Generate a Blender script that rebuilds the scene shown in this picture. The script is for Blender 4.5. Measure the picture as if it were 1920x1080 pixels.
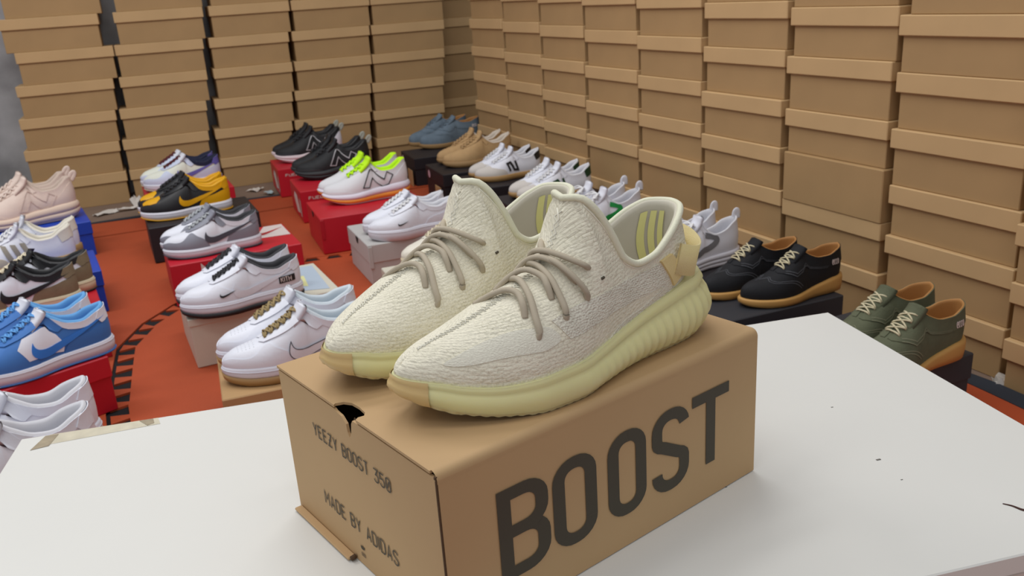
import bpy, math, random
from mathutils import Vector, Matrix
random.seed(7)
C = bpy.context.scene.collection
SC = bpy.context.scene
PI = math.pi
for o in list(bpy.data.objects):
    bpy.data.objects.remove(o)

# ------------------------------------------------------------------ camera, world, lights, exposure
F_PX = 1614.76; YAW = .6484; PITCH = .3319; ROLL = -.0679
cp, sp, cy_, sy_ = math.cos(PITCH), math.sin(PITCH), math.cos(YAW), math.sin(YAW)
fwd = Vector((sy_*cp, cy_*cp, -sp)); rgt = Vector((cy_, -sy_, 0)); upv = rgt.cross(fwd)
r2 = math.cos(ROLL)*rgt + math.sin(ROLL)*upv; u2 = -math.sin(ROLL)*rgt + math.cos(ROLL)*upv
cd = bpy.data.cameras.new('camera'); cam = bpy.data.objects.new('camera', cd); C.objects.link(cam)
M = Matrix((r2, u2, -fwd)).transposed().to_4x4(); M.translation = Vector((-.2511, -.4277, .4363)); cam.matrix_world = M
cd.sensor_width = 36; cd.lens = F_PX/1920*36; cd.clip_start = .02; cd.clip_end = 60
cd.dof.use_dof = True; cd.dof.focus_distance = .72; cd.dof.aperture_fstop = 17
SC.camera = cam
SC.view_settings.view_transform = 'Standard'; SC.view_settings.look = 'None'
SC.view_settings.exposure = 0; SC.view_settings.gamma = 1; SC.view_settings.use_curve_mapping = False
w = bpy.data.worlds.new('world'); SC.world = w; w.use_nodes = True
w.node_tree.nodes['Background'].inputs[0].default_value = (.93, .96, 1, 1)
w.node_tree.nodes['Background'].inputs[1].default_value = .52
def area(x, y, z, sx, sy, e, col=(1, .985, .965), rot=(0, 0, 0)):
    l = bpy.data.lights.new('ceiling_light', 'AREA'); l.shape = 'RECTANGLE'; l.size = sx; l.size_y = sy; l.energy = e; l.color = col
    o = bpy.data.objects.new('ceiling_light', l); C.objects.link(o); o.location = (x, y, z); o.rotation_euler = rot
    return o
for (x, y, e) in ((.1, -.3, 4.2), (-.9, .6, 6), (1.0, 1.3, 10.5), (-.3, 2.2, 21), (.35, .9, 7), (-.6, -1.2, 5)):
    area(x, y, 2.1, 1.2, .25, e, rot=(0, 0, math.radians(-15)))

# ------------------------------------------------------------------ materials
MATS = {}
def mat(name, col, rough=.6, bump=None, var=0, scale=40, sss=0, spec=.4, kind=None, **kw):
    if name in MATS: return MATS[name]
    m = bpy.data.materials.new(name); m.use_nodes = True; MATS[name] = m
    nt = m.node_tree; b = nt.nodes['Principled BSDF']
    c = (*[((v/255+.055)/1.055)**2.4 if v > 10 else v/255/12.92 for v in col], 1)
    b.inputs['Base Color'].default_value = c; b.inputs['Roughness'].default_value = rough
    b.inputs['Specular IOR Level'].default_value = spec
    if sss:
        b.inputs['Subsurface Weight'].default_value = sss; b.inputs['Subsurface Radius'].default_value = (.012, .01, .005)
        b.inputs['Subsurface Scale'].default_value = 1
    tc = nt.nodes.new('ShaderNodeTexCoord')
    if var:
        n = nt.nodes.new('ShaderNodeTexNoise'); n.inputs['Scale'].default_value = scale; n.inputs['Detail'].default_value = 5
        nt.links.new(tc.outputs['Object'], n.inputs['Vector'])
        r = nt.nodes.new('ShaderNodeMapRange'); r.inputs[1].default_value = .3; r.inputs[2].default_value = .7
        r.inputs[3].default_value = 1-var; r.inputs[4].default_value = 1+var
        nt.links.new(n.outputs['Fac'], r.inputs[0])
        v = nt.nodes.new('ShaderNodeVectorMath'); v.operation = 'SCALE'; v.inputs[0].default_value = c[:3]
        nt.links.new(r.outputs[0], v.inputs['Scale']); nt.links.new(v.outputs[0], b.inputs['Base Color'])
    if bump:
        bs, bd = bump
        n2 = nt.nodes.new('ShaderNodeTexNoise'); n2.inputs['Scale'].default_value = bs; n2.inputs['Detail'].default_value = 3
        nt.links.new(tc.outputs['Object'], n2.inputs['Vector'])
        bp = nt.nodes.new('ShaderNodeBump'); bp.inputs['Strength'].default_value = bd; bp.inputs['Distance'].default_value = .002
        nt.links.new(n2.outputs['Fac'], bp.inputs['Height']); nt.links.new(bp.outputs[0], b.inputs['Normal'])
    return m
def knit(name, col, dark, bw, rh, gap, strength, noisev=.12, fuzz=1.0):
    """UV brick stitches: rows of knitted stitches with small dark slits between"""
    m = mat(name, col, rough=.75); nt = m.node_tree; b = nt.nodes['Principled BSDF']
    c = tuple(b.inputs['Base Color'].default_value)
    uv = nt.nodes.new('ShaderNodeUVMap'); uv.uv_map = 'uv'
    wn = nt.nodes.new('ShaderNodeTexNoise'); wn.inputs['Scale'].default_value = 150; wn.inputs['Detail'].default_value = 2
    nt.links.new(uv.outputs[0], wn.inputs['Vector'])
    mp = nt.nodes.new('ShaderNodeVectorMath'); mp.operation = 'MULTIPLY_ADD'
    nt.links.new(wn.outputs['Color'], mp.inputs[0]); mp.inputs[1].default_value = (.0022*fuzz, .0018*fuzz, 0)
    nt.links.new(uv.outputs[0], mp.inputs[2])
    br = nt.nodes.new('ShaderNodeTexBrick'); br.inputs['Scale'].default_value = 1
    br.inputs['Brick Width'].default_value = bw; br.inputs['Row Height'].default_value = rh; br.inputs['Mortar Size'].default_value = gap
    br.inputs['Mortar Smooth'].default_value = .9
    br.inputs['Color1'].default_value = (1, 1, 1, 1); br.inputs['Color2'].default_value = (.86, .86, .86, 1); br.inputs['Mortar'].default_value = (0, 0, 0, 1)
    nt.links.new(mp.outputs[0], br.inputs['Vector'])
    n = nt.nodes.new('ShaderNodeTexNoise'); n.inputs['Scale'].default_value = 620; n.inputs['Detail'].default_value = 2
    nt.links.new(uv.outputs[0], n.inputs['Vector'])
    n3 = nt.nodes.new('ShaderNodeTexNoise'); n3.inputs['Scale'].default_value = 30
    nt.links.new(uv.outputs[0], n3.inputs['Vector'])
    mx = nt.nodes.new('ShaderNodeMix'); mx.data_type = 'RGBA'
    d = (*[((v/255+.055)/1.055)**2.4 for v in dark], 1)
    mx.inputs[6].default_value = d; mx.inputs[7].default_value = c
    # slits show only in patches: mix brick factor with low noise
    mr = nt.nodes.new('ShaderNodeMapRange'); mr.inputs[1].default_value = .46; mr.inputs[2].default_value = .62; mr.inputs[3].default_value = 1.; mr.inputs[4].default_value = .25
    nt.links.new(n3.outputs['Fac'], mr.inputs[0])
    ad = nt.nodes.new('ShaderNodeMath'); ad.operation = 'MAXIMUM'
    nt.links.new(br.outputs['Color'], ad.inputs[0]); nt.links.new(mr.outputs[0], ad.inputs[1]); 
    ml = nt.nodes.new('ShaderNodeMath'); ml.operation = 'MULTIPLY_ADD'; ml.inputs[1].default_value = .55; ml.inputs[2].default_value = .45
    nt.links.new(ad.outputs[0], ml.inputs[0])
    nt.links.new(ml.outputs[0], mx.inputs[0])
    vs = nt.nodes.new('ShaderNodeVectorMath'); vs.operation = 'SCALE'
    r = nt.nodes.new('ShaderNodeMapRange'); r.inputs[1].default_value = .3; r.inputs[2].default_value = .7; r.inputs[3].default_value = 1-noisev; r.inputs[4].default_value = 1+noisev
    nt.links.new(n.outputs['Fac'], r.inputs[0]); nt.links.new(mx.outputs[2], vs.inputs[0]); nt.links.new(r.outputs[0], vs.inputs['Scale'])
    nt.links.new(vs.outputs[0], b.inputs['Base Color'])
    vo = nt.nodes.new('ShaderNodeTexVoronoi'); vo.inputs['Scale'].default_value = 1; vo.inputs['Randomness'].default_value = .75
    vm = nt.nodes.new('ShaderNodeVectorMath'); vm.operation = 'MULTIPLY'; vm.inputs[1].default_value = (1/bw, 1/rh, 1)
    nt.links.new(mp.outputs[0], vm.inputs[0]); nt.links.new(vm.outputs[0], vo.inputs['Vector'])
    s0 = nt.nodes.new('ShaderNodeMath'); s0.operation = 'MULTIPLY_ADD'; s0.inputs[1].default_value = -1.3; s0.inputs[2].default_value = .9
    nt.links.new(vo.outputs['Distance'], s0.inputs[0])
    s1 = nt.nodes.new('ShaderNodeMath'); s1.operation = 'MULTIPLY_ADD'; s1.inputs[1].default_value = .16
    nt.links.new(br.outputs['Color'], s1.inputs[0]); nt.links.new(s0.outputs[0], s1.inputs[2])
    sm_ = nt.nodes.new('ShaderNodeMath'); sm_.operation = 'MULTIPLY_ADD'; sm_.inputs[1].default_value = .7
    nt.links.new(n.outputs['Fac'], sm_.inputs[0]); nt.links.new(s1.outputs[0], sm_.inputs[2])
    bp = nt.nodes.new('ShaderNodeBump'); bp.inputs['Strength'].default_value = strength; bp.inputs['Distance'].default_value = .0011
    nt.links.new(sm_.outputs[0], bp.inputs['Height']); nt.links.new(bp.outputs[0], b.inputs['Normal'])
    return m

# ------------------------------------------------------------------ object helpers
def mesh(name, verts, faces, m, parent=None, smooth=True, uvs=None, mats=None, mi=None, loc=None):
    me = bpy.data.meshes.new(name); me.from_pydata([tuple(v) for v in verts], [], faces); me.validate(); me.update()
    for x in ([m] if mats is None else mats): me.materials.append(x)
    if mi is not None and len(mi) == len(me.polygons): me.polygons.foreach_set('material_index', mi)
    if smooth: me.polygons.foreach_set('use_smooth', [True]*len(me.polygons))
    if uvs is not None:
        l = me.uv_layers.new(name='uv')
        for lp in me.loops: l.data[lp.index].uv = uvs[lp.vertex_index]
    o = bpy.data.objects.new(name, me); C.objects.link(o)
    if parent: o.parent = parent
    if loc: o.location = loc
    return o
def tag(o, label, cat, group=None):
    o['label'] = label; o['category'] = cat
    if group: o['group'] = group
    return o
def thing(name, label, cat, loc=(0, 0, 0), rz=0, group=None):
    o = bpy.data.objects.new(name, None); C.objects.link(o); o.location = loc; o.rotation_euler = (0, 0, rz); o.empty_display_size = .05
    return tag(o, label, cat, group)
def copy_tree(o, parent=None):
    c = o.copy(); C.objects.link(c)
    if parent: c.parent = parent
    for ch in list(o.children): copy_tree(ch, c)
    return c
def boxdata(x0, x1, y0, y1, z0, z1, bev=.0015, V=None, F=None):
    """a chamfered box (24 verts)"""
    V = [] if V is None else V; F = [] if F is None else F; n = len(V); b = bev
    X = (x0, x1); Y = (y0, y1); Z = (z0, z1); ids = {}
    for i in (0, 1):
        for j in (0, 1):
            for k in (0, 1):
                sx, sy, sz = (1, -1)[i], (1, -1)[j], (1, -1)[k]
                for a in range(3):
                    p = [X[i]+sx*b, Y[j]+sy*b, Z[k]+sz*b]; p[a] = (X[i], Y[j], Z[k])[a]
                    ids[i, j, k, a] = len(V); V.append(tuple(p))
    def g(i, j, k, a): return ids[i, j, k, a]
    for s in (0, 1):
        q = [g(s, 0, 0, 0), g(s, 0, 1, 0), g(s, 1, 1, 0), g(s, 1, 0, 0)]; F.append(q if s == 0 else q[::-1])
        q = [g(0, s, 0, 1), g(1, s, 0, 1), g(1, s, 1, 1), g(0, s, 1, 1)]; F.append(q if s == 0 else q[::-1])
        q = [g(0, 0, s, 2), g(0, 1, s, 2), g(1, 1, s, 2), g(1, 0, s, 2)]; F.append(q if s == 0 else q[::-1])
    for a in (0, 1):
        for c in (0, 1):
            f = 1 if (a ^ c) else -1
            F.append([g(a, c, 0, 0), g(a, c, 1, 0), g(a, c, 1, 1), g(a, c, 0, 1)][::f])
            F.append([g(a, 0, c, 0), g(a, 1, c, 0), g(a, 1, c, 2), g(a, 0, c, 2)][::-f])
            F.append([g(0, a, c, 1), g(1, a, c, 1), g(1, a, c, 2), g(0, a, c, 2)][::f])
            for d in (0, 1):
                q = [g(a, c, d, 0), g(a, c, d, 1), g(a, c, d, 2)]
                F.append(q if (a+c+d) % 2 == 0 else q[::-1])
    return V, F
def bx(name, x0, x1, y0, y1, z0, z1, m, parent=None, bev=.0015):
    V, F = boxdata(x0, x1, y0, y1, z0, z1, bev); return mesh(name, V, F, m, parent, smooth=False)
def tube(path, r, n=8, flat=1.0, up=None, cap=True, V=None, F=None, closed=False):
    V = [] if V is None else V; F = [] if F is None else F; base = len(V)
    P = [Vector(p) for p in path]; N = len(P); u = Vector(up) if up else Vector((0, 0, 1))
    for i, p in enumerate(P):
        if closed: t = P[(i+1) % N]-P[i-1]
        else: t = P[min(i+1, N-1)]-P[max(i-1, 0)]
        t.normalize(); s = t.cross(u)
        if s.length < 1e-4: s = t.cross(Vector((1, 0, 0)))
        s.normalize(); nn = s.cross(t)
        rr = r(i/(N-1)) if callable(r) else r
        for k in range(n):
            a = 2*PI*k/n; V.append(p+s*math.cos(a)*rr+nn*math.sin(a)*rr*flat)
    for i in range(N if closed else N-1):
        for k in range(n):
            a = base+i*n+k; b = base+i*n+(k+1) % n; j = ((i+1) % N)
            F.append([a, b, base+j*n+(k+1) % n, base+j*n+k])
    if cap and not closed:
        F.append([base+k for k in range(n)][::-1]); F.append([base+(N-1)*n+k for k in range(n)])
    return V, F
def sm(pts, n=6):
    """open Catmull-Rom through points (any dimension)"""
    out = []; P = [pts[0]]+list(pts)+[pts[-1]]
    for i in range(1, len(P)-2):
        for k in range(n):
            t = k/n
            out.append(tuple(.5*(2*b+(c-a)*t+(2*a-5*b+4*c-d)*t*t+(3*b-a-3*c+d)*t**3) for a, b, c, d in zip(P[i-1], P[i], P[i+1], P[i+2])))
    out.append(tuple(pts[-1])); return out
def smc(pts, n=6):
    out = []; N = len(pts)
    for i in range(N):
        A, B, Cc, D = pts[i-1], pts[i], pts[(i+1) % N], pts[(i+2) % N]
        for k in range(n):
            t = k/n
            out.append(tuple(.5*(2*b+(c-a)*t+(2*a-5*b+4*c-d)*t*t+(3*b-a-3*c+d)*t**3) for a, b, c, d in zip(A, B, Cc, D)))
    return out
class Tab:
    """monotone cubic interpolation of (xf, value) rows in the outline parameter phi"""
    def __init__(s, rows, phi=True):
        s.phi = phi
        x = [math.acos(1-2*a)/PI if phi else a for a, _ in rows]; y = [b for _, b in rows]
        n = len(x); h = [x[i+1]-x[i] for i in range(n-1)]; d = [(y[i+1]-y[i])/h[i] for i in range(n-1)]
        m = [d[0]]+[0 if d[i-1]*d[i] <= 0 else 3*(h[i-1]+h[i])/((2*h[i]+h[i-1])/d[i-1]+(h[i]+2*h[i-1])/d[i]) for i in range(1, n-1)]+[d[-1]]
        s.x, s.y, s.m = x, y, m
    def __call__(s, p):
        x, y, m = s.x, s.y, s.m
        if p <= x[0]: return y[0]
        if p >= x[-1]: return y[-1]
        i = 0
        while p > x[i+1]: i += 1
        h = x[i+1]-x[i]; t = (p-x[i])/h
        return (2*t**3-3*t*t+1)*y[i]+(t**3-2*t*t+t)*h*m[i]+(-2*t**3+3*t*t)*y[i+1]+(t**3-t*t)*h*m[i+1]
def phi_of(xf): return math.acos(max(-1, min(1, 1-2*xf)))/PI
def sstep(a, b, x):
    t = max(0, min(1, (x-a)/(b-a))); return t*t*(3-2*t)

# ------------------------------------------------------------------ stroke lettering
def arc(cx, cy, rx, ry, a0, a1, n=6):
    return [(cx+rx*math.cos(math.radians(a0+(a1-a0)*i/n)), cy+ry*math.sin(math.radians(a0+(a1-a0)*i/n))) for i in range(n+1)]
def rloop(w, h, r, x0=0, y0=0):
    return arc(x0+w-r, y0+h-r, r, r, 0, 90)+arc(x0+r, y0+h-r, r, r, 90, 180)+arc(x0+r, y0+r, r, r, 180, 270)+arc(x0+w-r, y0+r, r, r, 270, 360)
def glyphs(w):
    r = w*.46; h = 1.; L = {}
    O = rloop(w, h, r); L['O'] = [O+[O[0]]]; L['0'] = [O+[O[0]], [(w*.22, .2), (w*.78, .8)]]
    L['B'] = [[(w*.45, .52), (0, .52), (0, 0)]+arc(w-r, .0+r, r, r, -90, 0)+arc(w-r, .52-r, r, r, 0, 90)+[(w*.45, .52)], [(0, .52), (0, 1)]+arc(w-r*1.05, 1-r, r, r, 90, 0)+arc(w-r*1.05, .52+r, r, r, 0, -90)]
    L['S'] = [arc(w-r, 1-r, r, r, 5, 90)+arc(r, 1-r, r, r, 90, 180)+arc(r, .56+r*.6, r, r*.6, 180, 240, 3)+arc(w-r, .44-r*.6, r, r*.6, 60, 0, 3)+arc(w-r, r, r, r, 0, -90)+arc(r, r, r, r, 270, 175)]
    L['T'] = [[(0, 1), (w, 1)], [(w/2, 1), (w/2, 0)]]
    L['Y'] = [[(0, 1), (w/2, .48), (w, 1)], [(w/2, .48), (w/2, 0)]]
    L['E'] = [[(w, 1), (0, 1), (0, 0), (w, 0)], [(0, .52), (w*.85, .52)]]
    L['Z'] = [[(0, 1), (w, 1), (0, 0), (w, 0)], [(w*.2, .5), (w*.8, .5)]]
    L['3'] = [[(0, 1), (w, 1), (w*.45, .58)]+arc(w-r, .58-r, r, r, 80, 0)+arc(w-r, r, r, r, 0, -90)+arc(r, r, r, r, 270, 180)]
    L['5'] = [[(w, 1), (0, 1), (0, .55), (w-r, .6)]+arc(w-r, .6-r, r, r, 80, 0)+arc(w-r, r, r, r, 0, -90)+arc(r, r, r, r, 270, 180)]
    L['M'] = [[(0, 0), (0, 1), (w*.6, .4), (w*1.2, 1), (w*1.2, 0)]]
    L['A'] = [[(0, 0), (w/2, 1), (w, 0)], [(w*.18, .3), (w*.82, .3)]]
    L['D'] = [[(0, 0), (0, 1)]+arc(w-r, 1-r, r, r, 90, 0)+arc(w-r, r, r, r, 0, -90)+[(0, 0)]]
    L['I'] = [[(0, 0), (0, 1)]]
    L['K'] = [[(0, 0), (0, 1)], [(w, 1), (0, .45)], [(w*.35, .6), (w, 0)]]
    L['H'] = [[(0, 0), (0, 1)], [(w, 0), (w, 1)], [(0, .5), (w, .5)]]
    L['N'] = [[(0, 0), (0, 1), (w, 0), (w, 1)]]
    L['F'] = [[(w, 1), (0, 1), (0, 0)], [(0, .5), (w*.8, .5)]]
    L['U'] = [[(0, 1)]+arc(r, r, r, r, 180, 270)+arc(w-r, r, r, r, 270, 360)+[(w, 1)]]
    L['L'] = [[(0, 1), (0, 0), (w, 0)]]
    L['R'] = [[(0, 0), (0, 1)]+arc(w-r, 1-r, r, r, 90, 0)+arc(w-r, .5+r, r, r, 0, -90)+[(0, .5)], [(w*.5, .5), (w, 0)]]
    q = w*.8
    L['e'] = [[(0, .33), (q, .33)]+arc(q/2, .33, q/2, .33, 0, 315, 12)]
    L['c'] = [arc(q/2, .33, q/2, .33, 50, 310, 12)]
    L['o'] = [arc(q/2, .33, q/2, .33, 0, 360, 14)]
    return L
ADV = {'I': 0, 'M': 1.2, 'e': .8, 'c': .8, 'o': .8, ' ': .55}
def text_strokes(s, w=.5, gap=.22):
    G = glyphs(w); x = 0; out = []
    for ch in s:
        for pl in G.get(ch, []): out.append([(x+a, b) for a, b in pl])
        x += w*ADV.get(ch, 1)+gap
    return out, x-gap
def ribbon(pl, t):
    """stroke polyline -> list of quads (2-D)"""
    Q = []; pts = [Vector((a, b)) for a, b in pl]; pts = [p for i, p in enumerate(pts) if i == 0 or (p-pts[i-1]).length > 1e-5]
    n = len(pts); closed = (pts[0]-pts[-1]).length < 1e-5
    L, R = [], []
    for i in range(n):
        a = pts[i-1] if i > 0 else (pts[-2] if closed else None); b = pts[i+1] if i < n-1 else (pts[1] if closed else None)
        d1 = (pts[i]-a).normalized() if a is not None else None; d2 = (b-pts[i]).normalized() if b is not None else None
        if d1 is None: d1 = d2
        if d2 is None: d2 = d1
        m = Vector((-(d1.y+d2.y), d1.x+d2.x)); m.normalize()
        c = max(.45, m.dot(Vector((-d1.y, d1.x)))); m = m*(t/2/c)
        L.append(pts[i]+m); R.append(pts[i]-m)
    for i in range(n-1): Q.append([L[i], R[i], R[i+1], L[i+1]])
    return Q
def lettering(name, s, org, ux, uz, height, m, parent, w=.5, gap=.22, t=.14, width=None, nrm=None):
    """flat print: org lower left, ux/uz unit vectors along and up"""
    st, tw = text_strokes(s, w, gap); V, F = [], []; org = Vector(org); ux = Vector(ux); uz = Vector(uz)
    sx = (width/tw) if width else height
    nn = (Vector(nrm) if nrm else ux.cross(uz))*.0003
    k = 0
    for pl in st:
        for q in ribbon([(a*sx/height, b) for a, b in pl], t):
            b = len(V); F.append([b, b+1, b+2, b+3]); k += 1
            for p in q: V.append(org+ux*p.x*height+uz*(p.y*(1-t)+t/2)*height+nn*(1+.02*(k % 7)))
    return mesh(name, V, F, m, parent, smooth=False)

# ------------------------------------------------------------------ shoe surfaces
def clip(poly, ax, val, keep_gt):
    out = []; n = len(poly)
    for i in range(n):
        a, b = poly[i], poly[(i+1) % n]; ia = (a[ax] >= val) if keep_gt else (a[ax] <= val); ib = (b[ax] >= val) if keep_gt else (b[ax] <= val)
        if ia: out.append(a)
        if ia != ib:
            t = (val-a[ax])/(b[ax]-a[ax]); p = [a[0]+(b[0]-a[0])*t, a[1]+(b[1]-a[1])*t]; p[ax] = val; out.append(tuple(p))
    return out
W0 = [(0, 0), (.02, .055), (.06, .094), (.12, .128), (.2, .156), (.3, .172), (.4, .168), (.5, .148), (.6, .130), (.7, .124), (.8, .122), (.88, .114), (.95, .085), (.985, .047), (1, 0)]
class Shoe:
    def __init__(s, L=.29, W=W0, wk=1., zb=None, zs=None, ridge=None, xth=.54, xh=.98, ct=.033, xt0=.012, dome=.62, belly=.5, bulge=.006, asym=.028, inset=.004, lean=.35, rp=2.3, hpull=0):
        s.rp = rp; s.hpull = hpull
        s.L = L; s.W = Tab([(a, b*wk*L) for a, b in W]); s.zb = Tab([(a, b) for a, b in zb]); s.zs = Tab(zs); s.Z = Tab(ridge)
        s.xth, s.xh, s.ct, s.xt0, s.dome, s.belly, s.bulge, s.asym, s.inset, s.lean = xth, xh, ct, xt0, dome, belly, bulge, asym, inset, lean
    def cy(s, xf):   # side -1 (visible) is the lateral side of this shoe: the toe leans to +y
        return s.asym*s.L*(max(0, 1-xf/.32)**2) - .012*s.L*math.exp(-((xf-.4)/.15)**2) if s.asym else 0
    def out2(s, side, ph, off=0):
        xf = (1-math.cos(PI*ph))/2; x = s.L*xf; y = s.cy(xf)+side*s.W(ph)
        if off:
            e = .004; p0 = max(0, ph-e); p1 = min(1, ph+e)
            x0 = s.L*(1-math.cos(PI*p0))/2; x1 = s.L*(1-math.cos(PI*p1))/2
            y0, y1 = side*s.W(p0), side*s.W(p1)
            if ph < e: x0, y0 = x1, -y1
            if ph > 1-e: x1, y1 = x0, -y0
            d = Vector((x1-x0, y1-y0)); d.normalize(); n = Vector((d.y, -d.x))*(-side)*-1
            n = Vector((d.y, -d.x)) if side < 0 else Vector((-d.y, d.x))
            x += n.x*off; y += n.y*off
        return x, y, xf
    def wt(s, xf):
        if xf <= s.xth: return 0.
        m = (s.xth+1)/2; r = (1-s.xth)/2; u = (xf-m)/r
        return s.ct*max(0, 1-abs(u)**s.rp)**.5
    def S(s, side, ph, v, off=0):
        bx_, by_, xf = s.out2(side, ph, -s.inset); B = Vector((bx_, by_, s.zs(ph)-.004))
        wt = s.wt(xf); T = Vector((s.L*(s.xt0+xf*(s.xh-s.xt0)), s.cy(xf)+side*wt, s.Z(ph)))
        dz = T.z-B.z; ox, oy, _ = s.out2(side, ph, -s.inset+s.bulge)
        if s.hpull: hp = s.hpull*sstep(.62, 1, xf); B.x -= hp; ox -= hp
        k = sstep(0, .7, wt/s.ct) if s.ct else 0; k = max(k, sstep(.93, 1, xf))
        P1 = Vector((ox, oy, B.z+dz*s.belly)); BT = Vector((B.x-T.x, B.y-T.y, 0))
        P2a = T+BT*s.dome+Vector((0, 0, .04*dz)); P2b = T+BT*.22-Vector((0, 0, s.lean*dz))
        P2 = P2a.lerp(P2b, k); a = 1-v
        p = B*(a**3)+P1*(3*a*a*v)+P2*(3*a*v*v)+T*(v**3)
        if off:
            e = .01; 
            f = lambda q, r: s.S(side, min(1, max(0, q)), min(1, max(0, r)))
            du = f(ph+e, v)-f(ph-e, v); dv = f(ph, v+e)-f(ph, v-e)
            n = du.cross(dv)*(1 if side < 0 else -1)
            if n.length < 1e-9: n = Vector((0, 0, 1))
            n.normalize()
            ref = Vector((min(max(p.x, .12*s.L), .80*s.L), s.cy(xf), B.z+.25*dz))
            if n.dot(p-ref) < 0: n = -n
            p = p+n*off
        return p
    def xz(s, pts, dens=True, side=-1, step=.016):
        """side-view points (x/L, z in m) -> (xf, v) on the surface"""
        P = list(pts)
        if dens:
            Q = []
            for i, a in enumerate(P):
                b = P[(i+1) % len(P)]; k = max(1, int(max(abs(a[0]-b[0])/step, abs(a[1]-b[1])/.004)))
                if dens == 'open' and i == len(P)-1: Q.append(a); break
                Q += [(a[0]+(b[0]-a[0])*q/k, a[1]+(b[1]-a[1])*q/k) for q in range(k)]
            P = Q
        out = []
        for x, z in P:
            xf = x; v = .5
            for it in range(3):
                ph = phi_of(max(0, min(1, xf))); lo, hi = 0., .97
                for _ in range(9):
                    v = (lo+hi)/2
                    if s.S(side, ph, v).z < z: lo = v
                    else: hi = v
                xf += x-s.S(side, ph, v).x/s.L; xf = max(0, min(.999, xf))
            out.append((xf, v))
        return out
    def upper(s, m, parent, N=44, V=12, mats=None, mfun=None, name='upper'):
        phs = sorted(set([i/N for i in range(N+1)]+[phi_of(s.xth)+d for d in (0, .006, .015)])); vs = [j/V for j in range(V+1)]
        verts, faces, uvs, mi = [], [], [], []
        for side in (-1, 1):
            b = len(verts)
            for ph in phs:
                arcl = 0; prev = None
                for v in vs:
                    p = s.S(side, ph, v)
                    if prev is not None: arcl += (p-prev).length
                    prev = p; verts.append(p); uvs.append((s.L*(1-math.cos(PI*ph))/2+(.5 if side > 0 else 0), arcl))
            n = len(vs)
            for i in range(len(phs)-1):
                for j in range(V):
                    q = [b+i*n+j, b+(i+1)*n+j, b+(i+1)*n+j+1, b+i*n+j+1]
                    faces.append(q if side < 0 else q[::-1])
                    if mfun: mi.append(mfun(side, (1-math.cos(PI*(phs[i]+phs[i+1])/2))/2, (vs[j]+vs[j+1])/2))
        return mesh(name, verts, faces, m, parent, uvs=uvs, mats=mats, mi=mi if mfun else None)
    def rim(s, N=26):
        p0 = phi_of(s.xth); A = [s.S(-1, p0+(1-p0)*(i/N), 1) for i in range(N+1)]; B = [s.S(1, p0+(1-p0)*(i/N), 1) for i in range(1, N)]
        return A+B[::-1]
    def lining(s, m, parent, th=.007, zin=None, drop=.016, name='lining', rise=.002, N=26, uvs=False):
        R = s.rim(N); xc = s.L*(s.xth+s.xh)/2; n = len(R); V = []; zin = zin if zin is not None else s.zs(.5)+.004
        def ring(ins, dz, zabs=None, f=None):
            for p in R:
                c = Vector((xc+(p.x-xc)*.55, s.cy(p.x/s.L), p.z)); d = c-p; d.z = 0; l = d.length
                q = p+d*(min(ins, l*.6)/l if l > 1e-6 else 0); 
                V.append(Vector((q.x, q.y, q.z+dz if zabs is None else p.z+dz+(zabs-p.z-dz)*f)))
        for ins, dz in ((0, 0), (th*.25, rise*.8), (th*.6, rise), (th, -rise*.4), (th*1.15, -drop*.5), (th*1.0, -drop)): ring(ins, dz)
        for f in (.25, .5, .75, 1): ring(th*(1.0-.3*f), -drop, zin, f)
        F = []; K = 10
        for k in range(K-1):
            for i in range(n):
                j = (i+1) % n; F.append([k*n+i, k*n+j, (k+1)*n+j, (k+1)*n+i])
        o = mesh(name, V, F, m, parent)
        ins = mesh('insole', [V[(K-1)*n+i]+Vector((0, 0, .001)) for i in range(n)]+[Vector((xc, s.cy(.7), zin+.001)), Vector((xc-.03, s.cy(.6), zin+.001))], [[i, (i+1) % n, n] for i in range(n)], m, parent)
        # footbed runs forward into the toe so no hole shows
        return o
    def overlay(s, name, m, polys, parent, off=.0016, sides=(-1, 1), cell=(.03, .09), thick=.0014):
        V, F, SMF = [], [], []; idx = {}
        def vert(side, u, v, o, key):
            k = (side, round(u, 5), round(v, 5), key)
            if k not in idx: idx[k] = len(V); V.append(s.S(side, u, max(0, min(1, v)), o))
            return idx[k]
        for side in sides:
            for poly in polys:
                P = [(phi_of(max(0, min(1, a))), b) for a, b in poly]
                u0, u1 = min(p[0] for p in P), max(p[0] for p in P); v0, v1 = min(p[1] for p in P), max(p[1] for p in P)
                for i in range(int(u0/cell[0]), int(u1/cell[0])+1):
                    c1 = clip(P, 0, i*cell[0], True)
                    if len(c1) < 3: continue
                    c1 = clip(c1, 0, (i+1)*cell[0], False)
                    if len(c1) < 3: continue
                    for j in range(int(v0/cell[1])-1, int(v1/cell[1])+1):
                        c2 = clip(c1, 1, j*cell[1], True)
                        if len(c2) < 3: continue
                        c2 = clip(c2, 1, (j+1)*cell[1], False)
                        if len(c2) < 3: continue
                        ids = []
                        for u, v in c2:
                            k = vert(side, u, v, off, 't')
                            if k not in ids: ids.append(k)
                        if len(ids) >= 3: F.append(ids); SMF.append(1)
                if thick:
                    n = len(P)
                    for i in range(n):
                        a, b = P[i], P[(i+1) % n]; k = max(1, int(max(abs(a[0]-b[0])/cell[0], abs(a[1]-b[1])/cell[1])*1.5))
                        for q in range(k):
                            c = (a[0]+(b[0]-a[0])*q/k, a[1]+(b[1]-a[1])*q/k); d = (a[0]+(b[0]-a[0])*(q+1)/k, a[1]+(b[1]-a[1])*(q+1)/k)
                            F.append([vert(side, *c, off, 'e'), vert(side, *d, off, 'e'), vert(side, *d, off-thick, 'b'), vert(side, *c, off-thick, 'b')]); SMF.append(0)
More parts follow.
